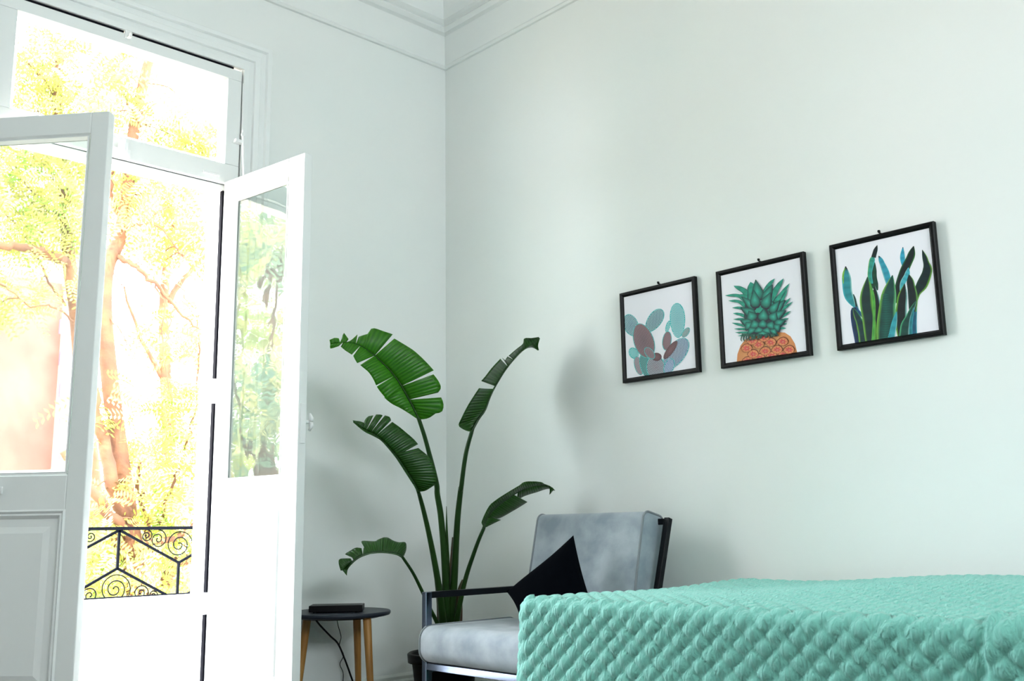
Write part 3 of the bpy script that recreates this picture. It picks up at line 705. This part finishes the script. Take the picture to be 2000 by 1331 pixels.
# ------------------------------------------------------------------ framed prints
M_ART = vcol_mat('printed_paper', .45)
class Art:
    """polygons on the paper, later ones lie a hair in front"""
    def __init__(s, X, tr): s.X = X; s.tr = tr; s.v = []; s.f = []; s.c = []; s.k = 0; s.tex = 0
    def p(s, x, y): w_ = onX(*s.tr(x, y), s.X); return [s.X-s.k*.00004, w_.y, w_.z]
    def poly(s, pts, rim, mid=None):
        s.k += 1; mid = mid or rim; b = len(s.v)
        pts = [s.p(*q) for q in pts]; cy = sum(q[1] for q in pts)/len(pts); cz = sum(q[2] for q in pts)/len(pts)
        s.v += [pts[0][:1]+[cy, cz]]+pts; s.c += [mid]+[rim]*len(pts)
        n_ = len(pts); s.f += [(b, b+1+i, b+1+(i+1) % n_) for i in range(n_)]
    def ell(s, cx, cy, rx, ry, ang, rim, mid=None, n_=22, egg=0):
        ca, sa = cos(radians(ang)), sin(radians(ang)); pts = []
        for i in range(n_):
            a = 2*pi*i/n_; X = rx*cos(a)*(1+egg*sin(a)); Y = ry*sin(a); pts.append((cx+X*ca-Y*sa, cy+X*sa+Y*ca))
        s.poly(pts, rim, mid)
    def blade(s, pts, widths, cL, cM, cR, cT=None):
        """pointed leaf following pts; colours at left edge, middle, right edge"""
        s.k += 1; C_ = catmull([Vector((x, y, 0)) for x, y in pts], 6); n_ = len(C_); b = len(s.v)
        for i, p_ in enumerate(C_):
            t = i/(n_-1); g = t*(len(widths)-1); k_ = min(int(g), len(widths)-2); h_ = g-k_; h_ = h_*h_*(3-2*h_) if 0 < k_ < len(widths)-2 else sin(h_*pi/2) if k_ == 0 else 1-cos(h_*pi/2); w_ = widths[k_]+(widths[k_+1]-widths[k_])*h_
            d = (C_[min(i+1, n_-1)]-C_[max(i-1, 0)]).normalized(); nn = Vector((-d.y, d.x, 0))
            for o_, c_ in ((-1, cL), (-.62, cM), (0, cM), (.62, cM), (1, cR)):
                q = p_+nn*(o_*w_); s.v.append(s.p(q.x, q.y))
                f_ = (sin(i*1.9)*.18+1) if abs(o_) < 1 else 1
                s.c.append(tuple(min(1, ch*f_) for ch in (cT if (cT and t > .93) else c_)))
        s.f += [(b+i*5+j, b+(i+1)*5+j, b+(i+1)*5+j+1, b+i*5+j+1) for i in range(n_-1) for j in range(4)]
    def dots(s, cx, cy, rx, ry, ang, col, sp=20, r_=6.2, egg=0, elong=1.2):
        ca, sa = cos(radians(ang)), sin(radians(ang)); s.k += 1; row = 0
        Y = -ry
        while Y < ry:
            X = -rx+(sp/2 if row % 2 else 0)
            while X < rx:
                sn = max(-1, min(1, Y/ry)); lim = rx*sqrt(max(0, 1-sn*sn))*(1+egg*sn)*.97
                if abs(X) < lim:
                    x0, y0 = cx+X*ca-Y*sa, cy+X*sa+Y*ca; b = len(s.v)
                    for ax_, ay_ in ((-r_, 0), (0, -r_*elong), (r_, 0), (0, r_*elong)): s.v.append(s.p(x0+ax_, y0+ay_)); s.c.append(col)
                    s.f.append((b, b+1, b+2, b+3))
                X += sp
            Y += sp*.8; row += 1
    def build(s, par, lo, hi):
        me = bpy.data.meshes.new('print'); X = s.X
        base = [(X, hi[0], lo[1]), (X, lo[0], lo[1]), (X, lo[0], hi[1]), (X, hi[0], hi[1])]
        V = base+[(X-.0005+x*0, y, z) for x, y, z in []]; paper = (.80, .79, .85)
        cl = [(min(max(y, lo[0]), hi[0]), min(max(z, lo[1]), hi[1])) for _, y, z in s.v]
        V = V+[(v[0], c_[0], c_[1]) for v, c_ in zip(s.v, cl)]
        F = [(0, 1, 2, 3)]+[tuple(i+4 for i in f_) for f_ in s.f]
        me.from_pydata(V, [], F); me.materials.append(M_ART)
        ca = me.color_attributes.new('Col', 'FLOAT_COLOR', 'POINT')
        for i, c_ in enumerate([paper]*4+[tuple(q*.74 for q in c2) for c2 in s.c]): ca.data[i].color = (*c_, 1)
        o = bpy.data.objects.new('print', me); COL.objects.link(o); o.parent = par; o.matrix_parent_inverse = par.matrix_basis.inverted(); return o
def picture(y0, y1, z0, z1, artfn, label, hookpx):
    XF, fd, fwid = -.026, .022, .0195
    e = thing('framed_print', (XF/2, (y0+y1)/2, z0), label, 'picture', 'botanical prints in black frames on the right wall')
    m = MB(); pr = [(0, -.004), (0, XF+.003), (.003, XF), (.012, XF), (.0165, XF+.006), (fwid, XF+.008), (fwid, -.006)]
    vs = []
    for cy_, cz_, sy, sz in ((y1, z0, -1, 1), (y0, z0, 1, 1), (y0, z1, 1, -1), (y1, z1, -1, -1)):
        for o_, x in pr: vs.append((x, cy_+sy*o_, cz_+sz*o_))
    k_ = len(pr); m.add(vs, [(c*k_+i, c*k_+(i+1) % k_, ((c+1) % 4)*k_+(i+1) % k_, ((c+1) % 4)*k_+i) for c in range(4) for i in range(k_)])
    recalc(m.build('frame', M_BLACKFRAME, e))
    m = MB().box((-.012, y0+.006, z0+.006), (-.005, y1-.006, z1-.006)); m.build('backing', mat('backing_board', (.3, .25, .18), .9), e)
    m = MB(); hy = onX(*hookpx, -.02).y; m.tube([(-.001, hy, z1+.004), (-.020, hy, z1+.006), (-.022, hy, z1+.014)], .0032, 8); m.lathe([(.0035, 0), (.006, .003), (.004, .008), (.0005, .009)], (-.018, hy, z1+.006), 12)
    m.build('hanger', M_BLACKFRAME, e, smooth=True)
    artfn(e, (y0+fwid-.002, z0+fwid-.002), (y1-fwid+.002, z1-fwid+.002))
def lin(r_, g_, b_): return tuple((c/255/12.92 if c/255 < .04045 else ((c/255+.055)/1.055)**2.4) for c in (r_, g_, b_))

def art_cactus(par, lo, hi):
    A = Art(-.0165, lambda x, y: (1190+x/5.545, 520+y/5.545))
    tq, tqd, br, brd = lin(95,205,205), lin(60,130,150), lin(135,90,95), lin(90,60,65); gr = lin(110,140,160)
    def pad(cx, cy, rx, ry, ang, rim, mid, dc, egg=0, sp=17):
        A.ell(cx, cy, rx+6, ry+6, ang, tq, tq, egg=egg); A.ell(cx, cy, rx-2, ry-2, ang, rim, mid, egg=egg); A.dots(cx, cy, rx, ry, ang, dc, sp, egg=egg)
    lt = lin(190,230,232)
    pad(235, 640, 75, 118, -20, lin(110,150,165), lin(85,120,150), lt)
    pad(490, 590, 72, 140, 35, lin(95,140,155), lin(90,120,145), lt, -.1)
    pad(635, 655, 18, 60, 15, tq, tq, lt)
    pad(625, 810, 45, 100, 8, brd, br, lin(160,130,140), 0, 12)
    pad(740, 590, 78, 185, -2, lin(60,190,200), lin(40,165,180), lt, -.12, 15)
    pad(830, 720, 28, 58, 35, lin(100,110,120), lin(110,100,110), lin(170,200,200), 0, 12)
    pad(265, 945, 45, 60, -30, tq, lin(110,215,220), lt)
    pad(320, 1080, 42, 100, -15, lin(120,100,115), br, lin(190,180,190), 0, 13)
    pad(395, 1080, 55, 130, -15, lin(110,180,180), lin(120,190,185), lin(60,110,115))
    pad(720, 955, 95, 200, 36, lin(90,130,170), lin(120,120,150), lin(205,225,235), -.1)
    A.ell(665, 910, 38, 120, 36, brd, br); A.dots(665, 910, 38, 120, 36, lin(175,150,160), 14, 3)
    pad(505, 1095, 98, 135, -8, lin(115,120,140), lin(120,90,110), lin(205,215,222), .1)
    pad(650, 1090, 50, 90, 20, lin(110,140,190), lin(120,150,200), lin(215,230,240))
    A.ell(515, 985, 55, 45, 0, brd, br); A.dots(515, 985, 55, 45, 0, lin(160,130,140), 13, 2.6)
    pad(375, 810, 105, 190, -18, br, brd, lin(170,150,160), .05, 16)
    pad(440, 945, 40, 70, -40, br, brd, lin(170,150,160), 0, 13)
    A.build(par, lo, hi)
def art_pineapple(par, lo, hi):
    A = Art(-.0165, lambda x, y: (1390+x/5.324, 480+y/5.324))
    rnd = random.Random(4)
    # fruit
    A.poly([(262,1210),(268,1130),(300,1040),(350,975),(430,945),(560,930),(680,900),(760,905),(820,945),(865,1020),(890,1120),(890,1180)], lin(235,150,90), lin(250,185,120))
    for r_ in range(-2, 5):
        for c_ in range(6):
            x = 250+c_*125+(62 if r_ % 2 else 0)-r_*4; y = 1210-r_*70-c_*22+(x-560)**2*.0005*(1 if r_ else .6)
            if y < 930+abs(x-560)*.18 and r_ > 2: continue
            if not (285 < x < 850 and y < 1245): continue
            if x < 318+max(0, 1120-y)*.42: continue
            if y < 905+((x-600)/300)**2*90: continue
            for g_, c1_, c2_ in ((1.0, lin(120,50,40), lin(120,50,40)), (.90, lin(238,140,90), lin(250,185,115))):
                A.poly([(x+g_*a_, y+g_*b_+(1-g_)*26) for a_, b_ in ((-64,8),(-52,-18),(-22,-42),(10,-50),(42,-36),(62,-6),(50,26),(12,46),(-30,44))], c1_, c2_)
            st_ = []
            for q_ in range(14):
                rr_ = (50 if q_ % 2 == 0 else 27)*rnd.uniform(.85, 1.1); an = 2*pi*q_/14
                st_.append((x+rr_*cos(an), y+2+rr_*.72*sin(an)))
            A.poly(st_, lin(240,110,90), lin(215,55,80))
            A.ell(x+3, y+4, 10, 7, 0, lin(250,175,130)); A.ell(x+3, y+4, 4, 3, 0, lin(110,60,50))
    tg, dk, md, pu = lin(35,160,135), lin(12,75,75), lin(25,120,105), lin(60,45,65)
    def lf(pts, w_, L=dk, Mc=tg, R=md): A.blade(pts, [w_, w_*1.05, w_*.75, 1.0], L, Mc, R)
    # spiky outer leaves
    for bx_, by_, mx, my, tx, ty, w_ in [(400,640,300,530,145,520,22),(400,680,300,590,180,575,20),(400,720,320,655,220,648,18),(410,770,310,720,228,705,17),(420,810,330,770,230,768,16),(420,850,320,830,215,805,16),(430,880,340,870,240,868,14),(440,905,350,905,250,905,13),(460,925,370,930,275,940,12),
            (640,640,720,520,815,395,24),(650,670,730,580,795,455,20),(660,700,740,630,825,545,20),(650,730,750,660,848,585,18),(650,770,750,730,828,682,17),(640,800,730,780,805,758,17),(640,840,720,820,790,815,14),(630,870,720,860,780,862,13),(540,560,590,430,662,345,26),(600,600,670,470,752,345,34),(430,600,350,480,235,420,34),(460,640,400,560,280,510,36)]:
        lf([(bx_, by_), (mx, my), (tx, ty)], w_)
    A.poly([(360,560),(420,520),(500,560),(600,560),(680,600),(700,720),(680,850),(620,920),(450,930),(370,860),(340,740),(350,640)], lin(15,70,70), lin(50,45,65))
    lf([(480,700),(440,500),(410,380)], 72); lf([(490,700),(520,540),(560,500)], 50)
    lf([(640,700),(600,580),(655,500)], 40)
    def petal(x, y, rx, ry, a, rim, mid):
        ca, sa = cos(radians(a)), sin(radians(a)); pts = []
        for u_, v_ in ((0,-1.25),(.32,-.85),(.68,-.35),(.95,.15),(.92,.6),(.55,.92),(0,1.0),(-.55,.92),(-.92,.6),(-.95,.15),(-.68,-.35),(-.32,-.85)):
            pts.append((x+u_*rx*ca-v_*ry*sa, y+u_*rx*sa+v_*ry*ca))
        A.poly(pts, rim, mid)
    for x, y, rx, ry, a in [(395,600,44,90,-48),(700,640,44,90,42),(480,470,66,100,-8),(590,500,52,92,26),(455,560,58,88,-6),(580,575,58,84,24),(660,640,44,78,38),(390,690,50,80,-62),(700,720,46,78,58),(420,735,62,54,-28),(545,725,60,62,4),(650,740,54,50,30),(370,800,46,60,-70),(715,800,42,58,68),(390,830,56,38,-40),(455,820,58,44,-14),(540,815,56,42,4),(625,830,56,40,22),(690,850,46,36,48),(420,885,58,32,-30),(500,880,60,30,-6),(585,885,60,30,10),(655,895,50,28,34),(540,915,60,22,0)]:
        petal(x+3, y+10, rx*1.03, ry, a, lin(40,30,55), lin(14,60,62)); petal(x, y, rx*.96, ry*.95, a, lin(4,72,68), lin(58,190,165))
    for k_ in range(26):
        x = 330+k_*14+rnd.uniform(-6, 6); A.blade([(x, 925-(k_-12)**2*.05), (x+rnd.uniform(-18, 18), 955-(k_-12)*1.6), (x+rnd.uniform(-22, 22), 975-(k_-12)*2.2)], [8, 6, 1], lin(30,110,90), lin(20,80,70), lin(90,160,120))
    A.build(par, lo, hi)
def art_snake(par, lo, hi):
    A = Art(-.0165, lambda x, y: (1600+x/4.754, 420+y/4.754))
    dk, dg, yg, tq, bl, wt = lin(8,28,30), lin(14,70,62), lin(130,200,70), lin(70,200,215), lin(20,60,120), lin(160,220,215)
    B = A.blade
    B([(345,880),(330,800),(318,735)], [26,18,2], dg, dk, wt)
    B([(330,860),(270,740),(255,610),(245,478)], [8,42,44,4], tq, lin(45,150,160), wt, dk)
    B([(225,640),(222,560),(240,490)], [3,8,2], yg, yg, yg)
    B([(385,1200),(350,1040),(322,880),(430,960)], [50,45,25,2], bl, lin(16,45,80), tq)
    B([(420,1200),(400,1060),(360,960),(315,865)], [48,46,30,3], yg, lin(12,55,60), lin(60,170,110))
    B([(420,960),(370,900),(345,850)], [16,12,3], bl, lin(25,80,130), tq)
    B([(545,700),(510,640),(500,540),(515,440)], [3,38,34,3], dg, lin(14,70,50), dg)
    B([(478,640),(470,540),(490,430),(505,385)], [22,20,26,8], yg, lin(50,160,140), tq)
    B([(505,395),(520,340),(540,280)], [22,20,1], dk, dk, dg)
    B([(560,1180),(560,1000),(530,830),(515,660)], [60,55,40,3], dg, dk, wt)
    B([(480,1200),(465,1000),(435,800),(450,575)], [45,60,58,3], yg, lin(10,50,48), lin(110,190,60))
    B([(500,1180),(510,960),(505,780),(470,620)], [14,12,14,3], yg, lin(80,170,70), yg)
    B([(650,650),(620,540),(580,440),(553,380)], [26,32,24,2], wt, lin(50,160,185), tq, dk)
    B([(790,480),(775,400),(778,300)], [18,24,3], tq, lin(50,170,205), wt, dk)
    B([(730,820),(735,680),(790,520),(850,390),(878,290)], [20,34,40,36,3], lin(40,110,60), dk, lin(60,140,60))
    B([(770,760),(775,640),(815,560),(830,490)], [14,24,24,3], wt, lin(70,180,195), tq)
    B([(880,1120),(885,950),(900,780)], [30,22,6], bl, lin(25,90,120), tq)
    B([(870,880),(900,740),(960,640),(1005,520),(990,430),(958,325)], [8,34,52,44,26,2], lin(30,70,50), lin(9,38,42), yg)
    B([(870,900),(870,760),(850,640),(835,555)], [34,44,36,3], dg, dk, lin(120,190,90))
    B([(760,1160),(760,960),(770,800),(795,640)], [24,55,48,3], yg, dk, wt)
    B([(790,1180),(800,1040),(840,930),(900,800)], [55,45,26,3], lin(90,200,140), dg, wt)
    B([(850,1150),(852,1000),(880,860)], [18,16,4], wt, lin(30,130,140), tq)
    B([(600,1220),(625,1000),(640,800),(682,560)], [62,88,74,3], yg, lin(14,72,66), lin(110,200,130))
    B([(660,1200),(690,1050),(720,900)], [40,28,4], tq, lin(55,165,180), wt)
    for k_ in range(5, 34):
        y = 660+k_*16; xm = 645-abs(k_-20)*1.2; hw = 70*min(1, (k_+6)/16)
        A.poly([(xm-hw, y), (xm-hw*.3, y-7), (xm+hw*.5, y+1), (xm+hw*.2, y+3), (xm-hw*.5, y+2)], lin(18,96,86), lin(30,120,100))
    A.build(par, lo, hi)
def corners(a, b, c, d):
    A_ = [onX(*p, -.026) for p in (a, b, c, d)]
    return (A_[1].y+A_[2].y)/2, (A_[0].y+A_[3].y)/2, (A_[2].z+A_[3].z)/2, (A_[0].z+A_[1].z)/2
picture(*corners((1208,573.3),(1354.3,540),(1365.5,726.2),(1216,749)), art_cactus, 'black framed print of a blue-green prickly cactus, hung nearest the corner', (1285, 553))
picture(*corners((1396.3,530.5),(1567.5,491.7),(1583.2,694),(1407.5,719.9)), art_pineapple, 'black framed print of an orange pineapple with teal crown', (1481, 507))
picture(*corners((1616.8,479.8),(1821.2,431.5),(1845,652),(1635.7,686.3)), art_snake, 'black framed print of dark green pointed upright leaves, hung nearest the picture edge', (1716, 451))

# ------------------------------------------------------------------ outdoors
struct(MB().box((-40, 1.2, -4.2), (40, 60, -4.0)).build('ground_street', mat('street_ground', (.60, .48, .34), .9)))
M_FOL = vcol_mat('foliage', .6, .35)
M_RED = mat('red_house_wall', (.145, .048, .036), .85, vary=(1.2, (.18, .066, .05), 1))
b = thing('house', (-1.6, 12, -4), 'red-walled house with a pale corner, behind the trees on the left', 'building')
pA = at(0, 1000, 15.0); pB = at(112, 1000, 15.5)
def wallslab(x0, x1, Y, z0, z1, mt, nm):
    m = MB().box((x0, Y, z0), (x1, Y+3, z1)); return m.build(nm, mt, b)
XA = onY(-300, 800, 12.8).x; XB = onY(108, 800, 12.8).x; XC = onY(142, 800, 12.8).x
wallslab(XA, XB, 12.8, -4, onY(60, 545, 12.8).z, M_RED, 'wall')
wallslab(XB, XC, 12.65, -4, onY(60, 330, 12.8).z, mat('pale_house_wall', (.30, .27, .22), .85), 'corner_wall')
M_WIN = mat('dark_window', (.10, .08, .12), .3)
for i in range(6):
    p_ = onY(128, 640+i*62, 12.64); m = MB().box((p_.x-.10, 12.6, p_.z-.12), (p_.x+.12, 12.66, p_.z+.12)); m.build('window', M_WIN, b)

def tree(name, label, limbs, clusters, seedv, cols, leafsize=.075, group=None, base=None):
    rnd = random.Random(seedv)
    p0 = limbs[0][0][0]
    e = thing(name, (p0[0], p0[1], -4.0), label, 'tree', group)
    for i, (pts, r0, r1) in enumerate(limbs):
        C_ = catmull(pts, 6); n_ = len(C_)
        if i: C_ = [p_+Vector((rnd.uniform(-1, 1), rnd.uniform(-1, 1), rnd.uniform(-1, 1)))*.02 for p_ in C_]
        m = MB(); m.tube(C_, [r0+(r1-r0)*k/(n_-1) for k in range(n_)], 10 if r0 > .03 else 6)
        m.build('trunk' if i == 0 else 'branch', M_BARK, e, smooth=True)
    limbp = [Vector(q) for l_ in limbs for q in catmull(l_[0], 4)]
    for (c, rad, cnt) in clusters[:14]:      # twigs from the nearest bough out into each spray of leaves
        c = Vector(c)
        for _ in range(2):
            tgt = c+Vector((rnd.uniform(-1, 1)*rad[0], rnd.uniform(-1, 1)*rad[1]*.4, rnd.uniform(-1, 1)*rad[2]))
            p0_ = min(limbp, key=lambda q: (q-tgt).length); dd_ = (tgt-p0_).length
            if dd_ < .08: continue
            m = MB(); m.tube(catmull([p0_, p0_.lerp(tgt, .35)+Vector((rnd.uniform(-.1, .1), 0, .14))*dd_, p0_.lerp(tgt, .7)+Vector((rnd.uniform(-.1, .1), 0, .10))*dd_, tgt]), [.010-.0004*k for k in range(16)], 6)
            m.build('branch', M_BARK, e, smooth=True)
    V = []; F = []; Cc = []
    for (c, rad, cnt) in clusters:
        c = Vector(c)
        for _ in range(cnt):       # a frond: a bent stem line with paired leaflets
            while True:
                o_ = Vector((rnd.uniform(-1, 1), rnd.uniform(-1, 1), rnd.uniform(-1, 1)))
                if o_.length < 1: break
            q = c+Vector((o_.x*rad[0], o_.y*rad[1], o_.z*rad[2]))
            d = Vector((rnd.uniform(-1, 1), rnd.uniform(-1, 1), rnd.uniform(-.9, .5))).normalized()
            sd_ = d.cross(Vector((rnd.uniform(-1, 1), rnd.uniform(-1, 1), rnd.uniform(-1, 1)))).normalized()
            col = rnd.choice(cols); f_ = rnd.uniform(.8, 1.15); col = tuple(min(.95, x*f_) for x in col)
            L_ = leafsize*rnd.uniform(2.5, 4.5); nl = 7
            for k in range(nl):
                pp = q+d*(L_*k/nl)+Vector((0, 0, -.35*L_*(k/nl)**2))
                ln = leafsize*(1-.4*abs(k/nl-.4))*.9
                for s in (-1, 1):
                    tip = pp+sd_*(s*ln)+d*(ln*.5); w_ = d*(leafsize*.19); b_ = len(V)
                    V += [tuple(pp), tuple((pp+tip)/2+w_), tuple(tip), tuple((pp+tip)/2-w_)]; F.append((b_, b_+1, b_+2, b_+3)); Cc += [col]*4
    me = bpy.data.meshes.new('foliage'); me.from_pydata(V, [], F); me.materials.append(M_FOL)
    ca = me.color_attributes.new('Col', 'FLOAT_COLOR', 'POINT')
    flat = []
    for c_ in Cc: flat += [c_[0], c_[1], c_[2], 1]
    ca.data.foreach_set('color', flat)
    o = bpy.data.objects.new('foliage', me); COL.objects.link(o); o.parent = e; o.matrix_parent_inverse = e.matrix_basis.inverted()
    return e
YEL = [(.32, .32, .055), (.29, .32, .065), (.34, .31, .12), (.15, .27, .035), (.34, .28, .05)]
PAL = [(.42, .41, .15), (.37, .42, .13), (.42, .36, .18), (.26, .38, .09)]
def P(x, y, Y): return onY(x, y, Y)
def blobs(spec, rnd):   # (px, py, Y, radius px, count)
    out = []
    for x, y, Y, r_, n_ in spec:
        c = onY(x, y, Y); sc = (c-CAM).dot(_fw)/F_PX; out.append((c, (r_*sc*1.2, r_*sc*1.2, r_*sc), n_))
    return out
T1Y = 4.9
tree('tree', 'multi-stemmed tree with orange trunks rising just behind the balcony railing', [
    ([P(268,1330,T1Y), P(262,1100,T1Y), P(250,1010,T1Y), P(232,880,T1Y), P(212,720,T1Y), P(203,600,T1Y), P(210,520,T1Y), P(235,460,T1Y), P(250,360,T1Y), P(262,250,T1Y), P(285,140,T1Y), P(292,120,T1Y)], .095, .045),
    ([P(258,1040,T1Y), P(228,960,T1Y-.1), P(200,860,T1Y-.1), P(185,780,T1Y-.1), P(165,600,T1Y-.1)], .075, .03),
    ([P(262,1060,T1Y), P(215,1005,T1Y-.2), P(172,950,T1Y-.3), P(120,880,T1Y-.3)], .05, .03),
    ([P(300,1080,T1Y), P(280,1000,T1Y+.1), P(268,935,T1Y+.1), P(272,905,T1Y)], .03, .012),
    ([P(310,1030,T1Y), P(330,960,T1Y), P(355,900,T1Y), P(375,830,T1Y), P(388,700,T1Y), P(385,620,T1Y)], .016, .008),
    ([P(225,500,T1Y), P(260,520,T1Y-.2), P(300,550,T1Y-.3), P(340,600,T1Y-.3), P(385,640,T1Y-.3)], .028, .010),
    ([P(240,440,T1Y), P(215,370,T1Y), P(228,310,T1Y), P(250,280,T1Y)], .025, .012),
    ([P(262,250,T1Y), P(245,190,T1Y), P(225,160,T1Y)], .018, .008),
    ([P(300,550,T1Y-.3), P(320,600,T1Y-.3), P(318,700,T1Y-.4), P(345,820,T1Y-.4)], .010, .004),
    ([P(228,470,T1Y), P(262,440,T1Y-.2), P(310,445,T1Y-.3), P(360,500,T1Y-.3), P(405,520,T1Y-.3)], .012, .004),
    ([P(262,520,T1Y-.2), P(285,500,T1Y-.3), P(300,420,T1Y-.3)], .008, .003),
    ([P(330,590,T1Y-.3), P(350,560,T1Y-.4), P(400,640,T1Y-.4)], .010, .004),
    ([P(340,600,T1Y-.3), P(325,660,T1Y-.4), P(300,720,T1Y-.4), P(310,790,T1Y-.4)], .009, .003),
    ([P(205,610,T1Y), P(240,660,T1Y-.2), P(290,760,T1Y-.3), P(330,840,T1Y-.3)], .008, .003),
    ([P(290,1230,T1Y), P(320,1160,T1Y), P(340,1110,T1Y), P(420,1060,T1Y)], .06, .05),
    ([P(262,1100,T1Y), P(285,1060,T1Y-.2), P(345,1050,T1Y-.2), P(400,1010,T1Y-.2)], .04, .02),
    ([P(300,1180,T1Y), P(240,1080,T1Y), P(225,1040,T1Y)], .07, .05)],
    blobs([(330,230,T1Y,55,30),(220,190,T1Y,70,90),(360,290,T1Y,50,70),(230,120,T1Y,35,25),(300,420,T1Y,80,120),(360,480,T1Y,50,70),(240,360,T1Y,60,60),(340,650,T1Y,60,60),(345,780,T1Y,60,70),(330,900,T1Y,80,140),(210,780,T1Y,60,40),(220,1010,T1Y,70,80),(360,1000,T1Y,60,90),(280,1110,T1Y,120,260),(200,1130,T1Y,70,120),(400,80,T1Y,35,5),(395,280,T1Y,35,40)], random), 11, YEL)
T2Y = 7.2
tree('tree', 'slender tree with a thick horizontal bough, seen through the left door glass', [
    ([P(190,1330,T2Y), P(185,1000,T2Y), P(165,800,T2Y), P(150,620,T2Y), P(136,520,T2Y), P(130,430,T2Y), P(122,330,T2Y), P(112,200,T2Y), P(118,100,T2Y)], .10, .05),
    ([P(136,515,T2Y), P(105,500,T2Y-.2), P(60,485,T2Y-.3), P(-10,480,T2Y-.4)], .06, .04),
    ([P(122,330,T2Y), P(150,280,T2Y), P(165,200,T2Y), P(185,170,T2Y), P(225,130,T2Y)], .03, .015),
    ([P(112,200,T2Y), P(80,150,T2Y), P(35,110,T2Y), P(0,100,T2Y)], .02, .01),
    ([P(130,430,T2Y), P(90,400,T2Y), P(40,350,T2Y)], .02, .01),
    ([P(130,600,T2Y), P(90,540,T2Y), P(50,460,T2Y), P(10,420,T2Y)], .015, .008),
    ([P(150,640,T2Y), P(110,600,T2Y-.2), P(60,600,T2Y-.3), P(10,560,T2Y-.3)], .014, .006)],
    blobs([(60,110,T2Y,70,110),(120,150,T2Y,60,90),(50,200,T2Y,60,90),(150,210,T2Y,50,60),(60,330,T2Y,90,220),(130,360,T2Y,70,120),(40,430,T2Y,80,160),(110,440,T2Y,60,90),(60,520,T2Y,80,60),(20,580,T2Y,50,40),(170,300,T2Y,60,80),(-40,300,T2Y,90,120),(-60,600,T2Y,60,80),(120,60,T2Y,40,20)], random), 12, YEL)
tree('tree', 'broad pale yellow-green tree filling the background beyond the orange-trunked trees', [
    ([P(330,1230,10), P(330,900,10), P(320,600,10), P(340,420,10)], .12, .05),
    ([P(320,600,10), P(380,520,10), P(440,460,10)], .05, .02), ([P(325,750,10), P(270,650,10), P(240,560,10)], .04, .015)],
    blobs([(360,900,10,120,260),(250,1000,10,120,260),(330,1120,10,150,340),(180,1120,10,110,200),(380,720,10,60,90),(300,400,10,110,200),(400,420,10,70,120),(220,300,10,90,110),(200,960,10,100,140),(150,420,10,120,170),(60,250,10,120,200),(370,240,10,60,50),(160,1010,10,80,120)], random), 13, PAL, .085)
# the trees further along the street, mirrored in the right-hand pane
DKG = [(.13, .20, .12), (.11, .18, .12), (.20, .24, .12), (.42, .40, .16), (.42, .42, .20)]
for i, (x, y, lab, n_) in enumerate(((-8.6, 6.6, 'dark green street tree far to the left, mirrored in the open right door pane', 15), (-12.0, 10.6, 'yellow-green street tree farthest to the left, behind the dark green one', 34))):
    h_ = 6.6+i*1.6
    tree('tree', lab, [([Vector((x, y, -4)), Vector((x+.2, y, -1)), Vector((x, y+.1, 1.5)), Vector((x+.1, y, h_-2.0))], .18, .06), ([Vector((x, y, 1)), Vector((x+.8, y-.3, 2)), Vector((x+1.4, y-.4, 3))], .07, .03)],
         [(Vector((x+random.uniform(-1.5, 1.5), y+random.uniform(-1.2, 1.2), random.uniform(-1.0, h_-1.4))), (.8, .8, .65), 110) for _ in range(n_)], 20+i, (DKG, PAL)[i], .11)
